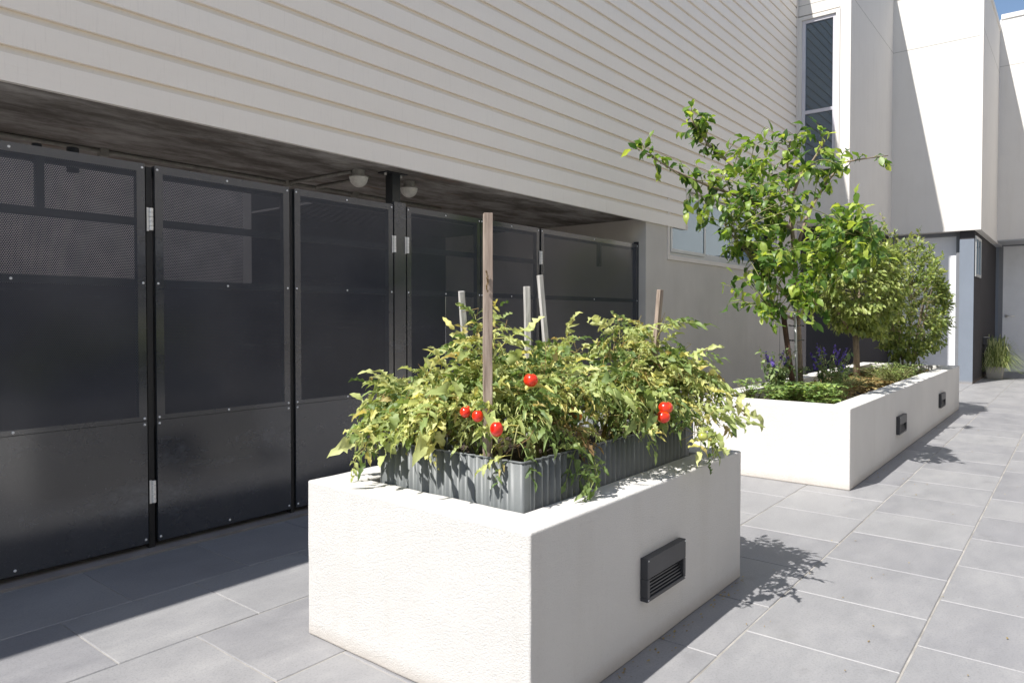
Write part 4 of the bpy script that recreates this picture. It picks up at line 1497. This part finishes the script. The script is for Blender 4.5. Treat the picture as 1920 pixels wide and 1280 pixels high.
# ------------------------------------------------------------------ tomato plants
def tomato_leaf(seed, curl=1.0, scale=1.0, m_=None, n=7, ruffle=1.0):
    """compound leaf: drooping rachis with curled lobed leaflets"""
    r = random.Random(seed)
    parts = []
    L = 0.15 * scale
    rach = []
    for i in range(6):
        t = i / 5
        rach.append(Vector((L * t * (1 - 0.18 * curl * t), 0.01 * math.sin(3 * t + seed), -L * 0.55 * curl * t * t + 0.1 * L * t)))

    def at(t):
        i0 = min(4, int(t * 5))
        return rach[i0].lerp(rach[i0 + 1], t * 5 - i0)

    def leaflet(Ln, W, cu, fo):
        v, f = [], []
        ns = 6
        for i in range(ns + 1):
            t = i / ns
            w = W * 0.5 * math.sin(PI * min(1, t * 0.9 + 0.08)) ** 0.8
            if i in (1, 3, 5):
                w *= 1.22
            elif i in (2, 4):
                w *= 0.72
            if i == ns:
                w = 0.0006
            an = cu * t
            x = Ln * t * (1 - 0.16 * abs(cu) * t)
            z = -Ln * 0.42 * cu * t * t
            rr = ruffle * r.uniform(-1, 1) * W * 0.28
            v += [(x - 0.1 * w, -w * math.cos(fo), z + w * math.sin(fo) + rr), (x, 0, z), (x - 0.1 * w, w * math.cos(fo), z + w * math.sin(fo) - rr)]
        for i in range(ns):
            a = 3 * i
            f += [(a, a + 3, a + 4, a + 1), (a + 1, a + 4, a + 5, a + 2)]
        return v, f
    va = r.random() * 0.2
    ts = [0.35, 0.35, 0.6, 0.6, 0.82, 0.82, 1.0][:n] if n >= 7 else [0.45, 0.45, 0.75, 0.75, 1.0]
    for k, t in enumerate(ts):
        sgn = -1 if k % 2 else 1
        if t == 1.0:
            sgn = 0
        Ln = (0.066 if t == 1 else 0.046 * (0.8 + 0.4 * t)) * scale * r.uniform(0.65, 1.25)
        W = Ln * r.uniform(0.34, 0.66)
        v, f = leaflet(Ln, W, r.uniform(0.2, 2.0) * curl, r.uniform(0.3, 1.45) * (0.5 + 0.5 * min(1, curl)))
        d = Vector((0.55 + (1 if sgn == 0 else 0), sgn, r.uniform(-0.5, 0.15)))
        up = Vector((r.uniform(-.3, .3), r.uniform(-.4, .4), 1))
        parts.append((v, f, orient(d, up), at(t), va + r.uniform(0, 0.25)))
    # rachis as a thin three-sided tube
    mb = MB()
    mb.tube(rach, [0.0022, 0.002, 0.0018, 0.0015, 0.0012, 0.001], 4, False)
    parts.append((mb.v, mb.f, Matrix.Identity(3), (0, 0, 0), 0.45))
    return make_leaf_mesh('leaf', parts, m_ or M['tomato_leaf'])


TL = [tomato_leaf(i, 0.6 + 0.2 * (i % 5), 0.85 + 0.13 * (i % 4)) for i in range(12)]
TD = [tomato_leaf(40 + i, 1.5, 0.7, M['dry_leaf'], 5) for i in range(3)]


def tomato_plant(base, tips, lab, seed, nl=9, ncurl=0.1):
    r = random.Random(seed)
    t = thing('tomato_plant', lab, 'tomato plant', (base[0], base[1], 0.61), 'tomato plants in the corrugated bed')
    st = MB()
    off = Vector(t.location)
    cnt = 0
    for (tx_, ty_, tz_, dn) in tips:
        tip = Vector((tx_, ty_, tz_))
        a = Vector((base[0] + r.uniform(-.03, .03), base[1] + r.uniform(-.03, .03), 0.60))
        hor = (tip - a).xy.length
        pts = bez(a, tip, 0.10 + 0.22 * hor if tz_ < 0.9 else 0.05, 8)
        pts = [p + rv(r, 0.008) if 0 < i < 8 else p for i, p in enumerate(pts)]
        st.tube(pts, [0.005 - 0.0004 * i for i in range(9)], 6, False)
        n = int(nl * 2.5 * dn)
        for q in range(n):
            tt = 1 - (q / n) ** 1.0 * 0.80
            tt = min(0.999, tt * r.uniform(0.95, 1.0))
            i0 = min(7, int(tt * 8))
            p = pts[i0].lerp(pts[i0 + 1], tt * 8 - i0)
            along = (pts[min(8, i0 + 1)] - pts[i0]).normalized()
            w = r.uniform(0, 6.28)
            d = Vector((math.cos(w), math.sin(w), r.uniform(-0.45, 0.9))) + along * 0.5
            dry = r.random() < ncurl * (1.5 if tt < 0.5 else 0.6)
            me = (TD if dry else TL)[r.randrange(3 if dry else 12)]
            o = bpy.data.objects.new('leaf', me)
            link(o, t)
            sc = r.uniform(0.55, 1.12) * (0.8 if tt > 0.93 else 1)
            o.matrix_local = Matrix.LocRotScale(p - off, orient(d, Vector((0, 0, 1)) + rv(r, 0.95)).to_quaternion(), Vector((sc,) * 3))
            cnt += 1
    st.build('stems', M['stem'], t, smooth=True)
    # thin withered side shoots tangled through the plant
    dr = MB()
    for (tx_, ty_, tz_, dn) in tips:
        for q in range(7):
            c0 = Vector((base[0], base[1], 0.62)).lerp(Vector((tx_, ty_, tz_)), r.uniform(0.35, 0.95)) + Vector((0, 0, 0.05))
            p1_, p2_ = c0 + rv(r, 0.05), c0 + rv(r, 0.11) + Vector((0, 0, 0.02))
            dr.tube([c0, p1_, p2_], [0.0018, 0.0014, 0.0008], 4, False)
    stuff(dr.build('withered_shoots', M['dry_leaf'], t))
    return t


tp = []
tp.append(tomato_plant((1.78, 1.78), [(1.64, 2.00, 0.72, .9), (1.70, 2.00, 0.80, 1.1), (1.75, 1.92, 0.82, 1.2), (1.66, 1.80, 0.78, 1.1), (1.85, 1.86, 0.86, 1), (1.64, 1.90, 0.72, 1.1), (1.62, 1.74, 0.76, 1.1), (1.62, 1.98, 0.64, .4)],
                       'tomato plant spilling over the left end of the corrugated bed', 1))
tp.append(tomato_plant((1.82, 1.55), [(1.868, 1.667, 1.13, 1.2), (1.84, 1.56, 1.07, 0.9), (1.63, 1.62, 0.82, 1.2), (1.64, 1.50, 0.80, 1), (1.80, 1.62, 0.89, 1.2), (1.72, 1.66, 0.84, 1.1), (1.62, 1.70, 0.72, 1), (1.93, 1.66, .88, 1)],
                       'tomato plant climbing tallest just behind the tallest brown stake', 2))
tp.append(tomato_plant((1.95, 1.42), [(1.66, 1.34, 0.68, .8), (1.78, 1.40, 0.83, 1), (1.90, 1.38, 0.88, 1.1), (1.98, 1.46, 0.91, 1.2), (2.06, 1.34, 0.86, 1.1), (1.86, 1.30, 0.76, .8), (1.92, 1.56, 0.89, 1), (1.98, 1.24, 0.62, .9)],
                       'tomato plant at the near corner of the bed carrying the lone round red tomato', 3))
tp.append(tomato_plant((2.25, 1.65), [(2.15, 1.75, 0.91, 1.2), (2.3, 1.60, 0.97, 1.2), (2.30, 1.75, 0.93, 1.1), (2.42, 1.62, 1.02, .9), (2.10, 1.55, 0.92, 1.1), (2.05, 1.80, .86, 1), (2.2, 1.5, 0.93, 1.1)],
                       'pale green tomato plant in the middle of the bed between the silver stakes', 4))
tp.append(tomato_plant((2.45, 1.45), [(2.25, 1.26, 0.82, 1), (2.35, 1.30, 0.93, 1.2), (2.50, 1.32, 1.0, 1.2), (2.45, 1.42, 1.04, 1.1), (2.28, 1.22, 0.70, 1), (2.42, 1.20, 0.80, 1.1), (2.15, 1.30, 0.80, .8), (2.55, 1.48, 1.07, 1.0)],
                       'tomato plant along the right side of the bed with the paired red tomatoes', 5))
tp.append(tomato_plant((2.65, 1.50), [(2.663, 1.33, 1.10, 1.1), (2.75, 1.28, 0.95, 1.2), (2.82, 1.15, 0.80, 1.1), (2.72, 1.12, 0.68, 1), (2.60, 1.10, 0.62, 1), (2.62, 1.22, 0.88, 1.2), (2.70, 1.45, 1.05, 1.1), (2.56, 1.10, 0.66, .7), (2.85, 1.3, 0.85, 1), (2.80, 1.12, 0.74, .8)],
                       'tomato plant drooping over the right end of the bed past the planter edge', 6))


def tomato(parent, p, rad, mt, sq=0.9):
    m = MB()
    prof = []
    for i in range(15):
        w = PI * i / 14
        rr = rad * math.sin(w)
        zz = rad * sq * math.cos(w)
        if w < 0.5:
            zz -= rad * 0.16 * (1 - w / 0.5)
        prof.append((rr + 1e-5, zz))
    m.lathe(p, prof, 24)
    # faint ribs
    c = Vector(p)
    vv = []
    for q in m.v:
        d = Vector(q) - c
        w = math.atan2(d.y, d.x)
        k = 1 + 0.035 * math.cos(5 * w + p[0] * 90) + 0.03 * math.cos(2 * w + p[1] * 50)
        vv.append((c.x + d.x * k, c.y + d.y * k, q[2]))
    m.v = vv
    o = m.build('tomato', mt, parent, smooth=True)
    s_ = MB()
    s_.tube([tuple(c + Vector((0, 0, rad * sq * 0.85))), tuple(c + Vector((0.004, 0.006, rad * 1.25))), tuple(c + Vector((0.01, 0.02, rad * 1.6)))], 0.0026, 6)
    for k in range(5):
        w = k * 2 * PI / 5
        b0 = len(s_.v)
        d = Vector((math.cos(w), math.sin(w), 0))
        e = Vector((-d.y, d.x, 0)) * 0.0035
        z_ = c + Vector((0, 0, rad * sq * 0.88))
        s_.v += [tuple(z_ - e), tuple(z_ + d * rad * 0.8 + Vector((0, 0, 0.003))), tuple(z_ + e)]
        s_.f.append((b0, b0 + 1, b0 + 2))
    s_.var = [0.4] * len(s_.v)
    s_.build('calyx', M['tomato_leaf'], o)
    return o


def toward(p, d):
    """pull a point a little toward the open front of the bed"""
    v = Vector((0, 0, H)) - Vector(p)
    return tuple(Vector(p) + v.normalized() * d)


tomato(tp[2], (1.75, 1.33, 0.925), 0.0225, M['tomato'], 0.95)
tomato(tp[1], (1.620, 1.485, 0.826), 0.0175, M['tomato'], 1.0)
tomato(tp[1], (1.612, 1.427, 0.820), 0.0170, M['tomato'], 1.1)
tomato(tp[1], (1.645, 1.503, 0.832), 0.013, M['tomato'])
tomato(tp[2], (1.612, 1.352, 0.788), 0.0200, M['tomato'], 1.15)
tomato(tp[4], (2.275, 1.135, 0.803), 0.0260, M['tomato'], 0.85)
tomato(tp[4], (2.262, 1.137, 0.772), 0.0245, M['tomato'], 0.9)
tomato(tp[4], (2.04, 1.372, 0.806), 0.021, M['tomato_orange'])
tomato(tp[4], (2.06, 1.36, 0.775), 0.016, M['tomato_orange'])
tomato(tp[5], (2.31, 1.20, 0.715), 0.016, M['tomato_green'])
tomato(tp[5], (2.42, 1.06, 0.690), 0.018, M['tomato_green'])
tomato(tp[0], (1.62, 1.88, 0.70), 0.014, M['tomato_green'])

# ------------------------------------------------------------------ litter on the pavers
m = MB()
m.var = []
r = random.Random(77)
spots = [(r.uniform(2, 9), r.uniform(0.1, 1.1)) for _ in range(70)] + [(r.uniform(5.2, 9.6), 1.145 - abs(r.gauss(0, 0.03))) for _ in range(110)] + [(r.uniform(1.8, 3), 1.125 - abs(r.gauss(0, 0.02))) for _ in range(60)]
for cx, cy in spots:
    s_ = r.uniform(0.004, 0.011)
    w = r.uniform(0, 6.28)
    b0 = len(m.v)
    for k in range(5):
        a = w + k * 1.2566
        q = s_ * r.uniform(0.4, 1)
        m.v.append((cx + math.cos(a) * q, cy + math.sin(a) * q * 0.6, 0.003 + r.uniform(0, .004)))
    m.f.append(tuple(range(b0, b0 + 5)))
    m.var += [r.random() * .5] * 5
stuff(tag(m.build('leaf_litter', M['dry_leaf'], None), 'tiny dry leaf crumbs scattered on the grey pavers', 'litter'))
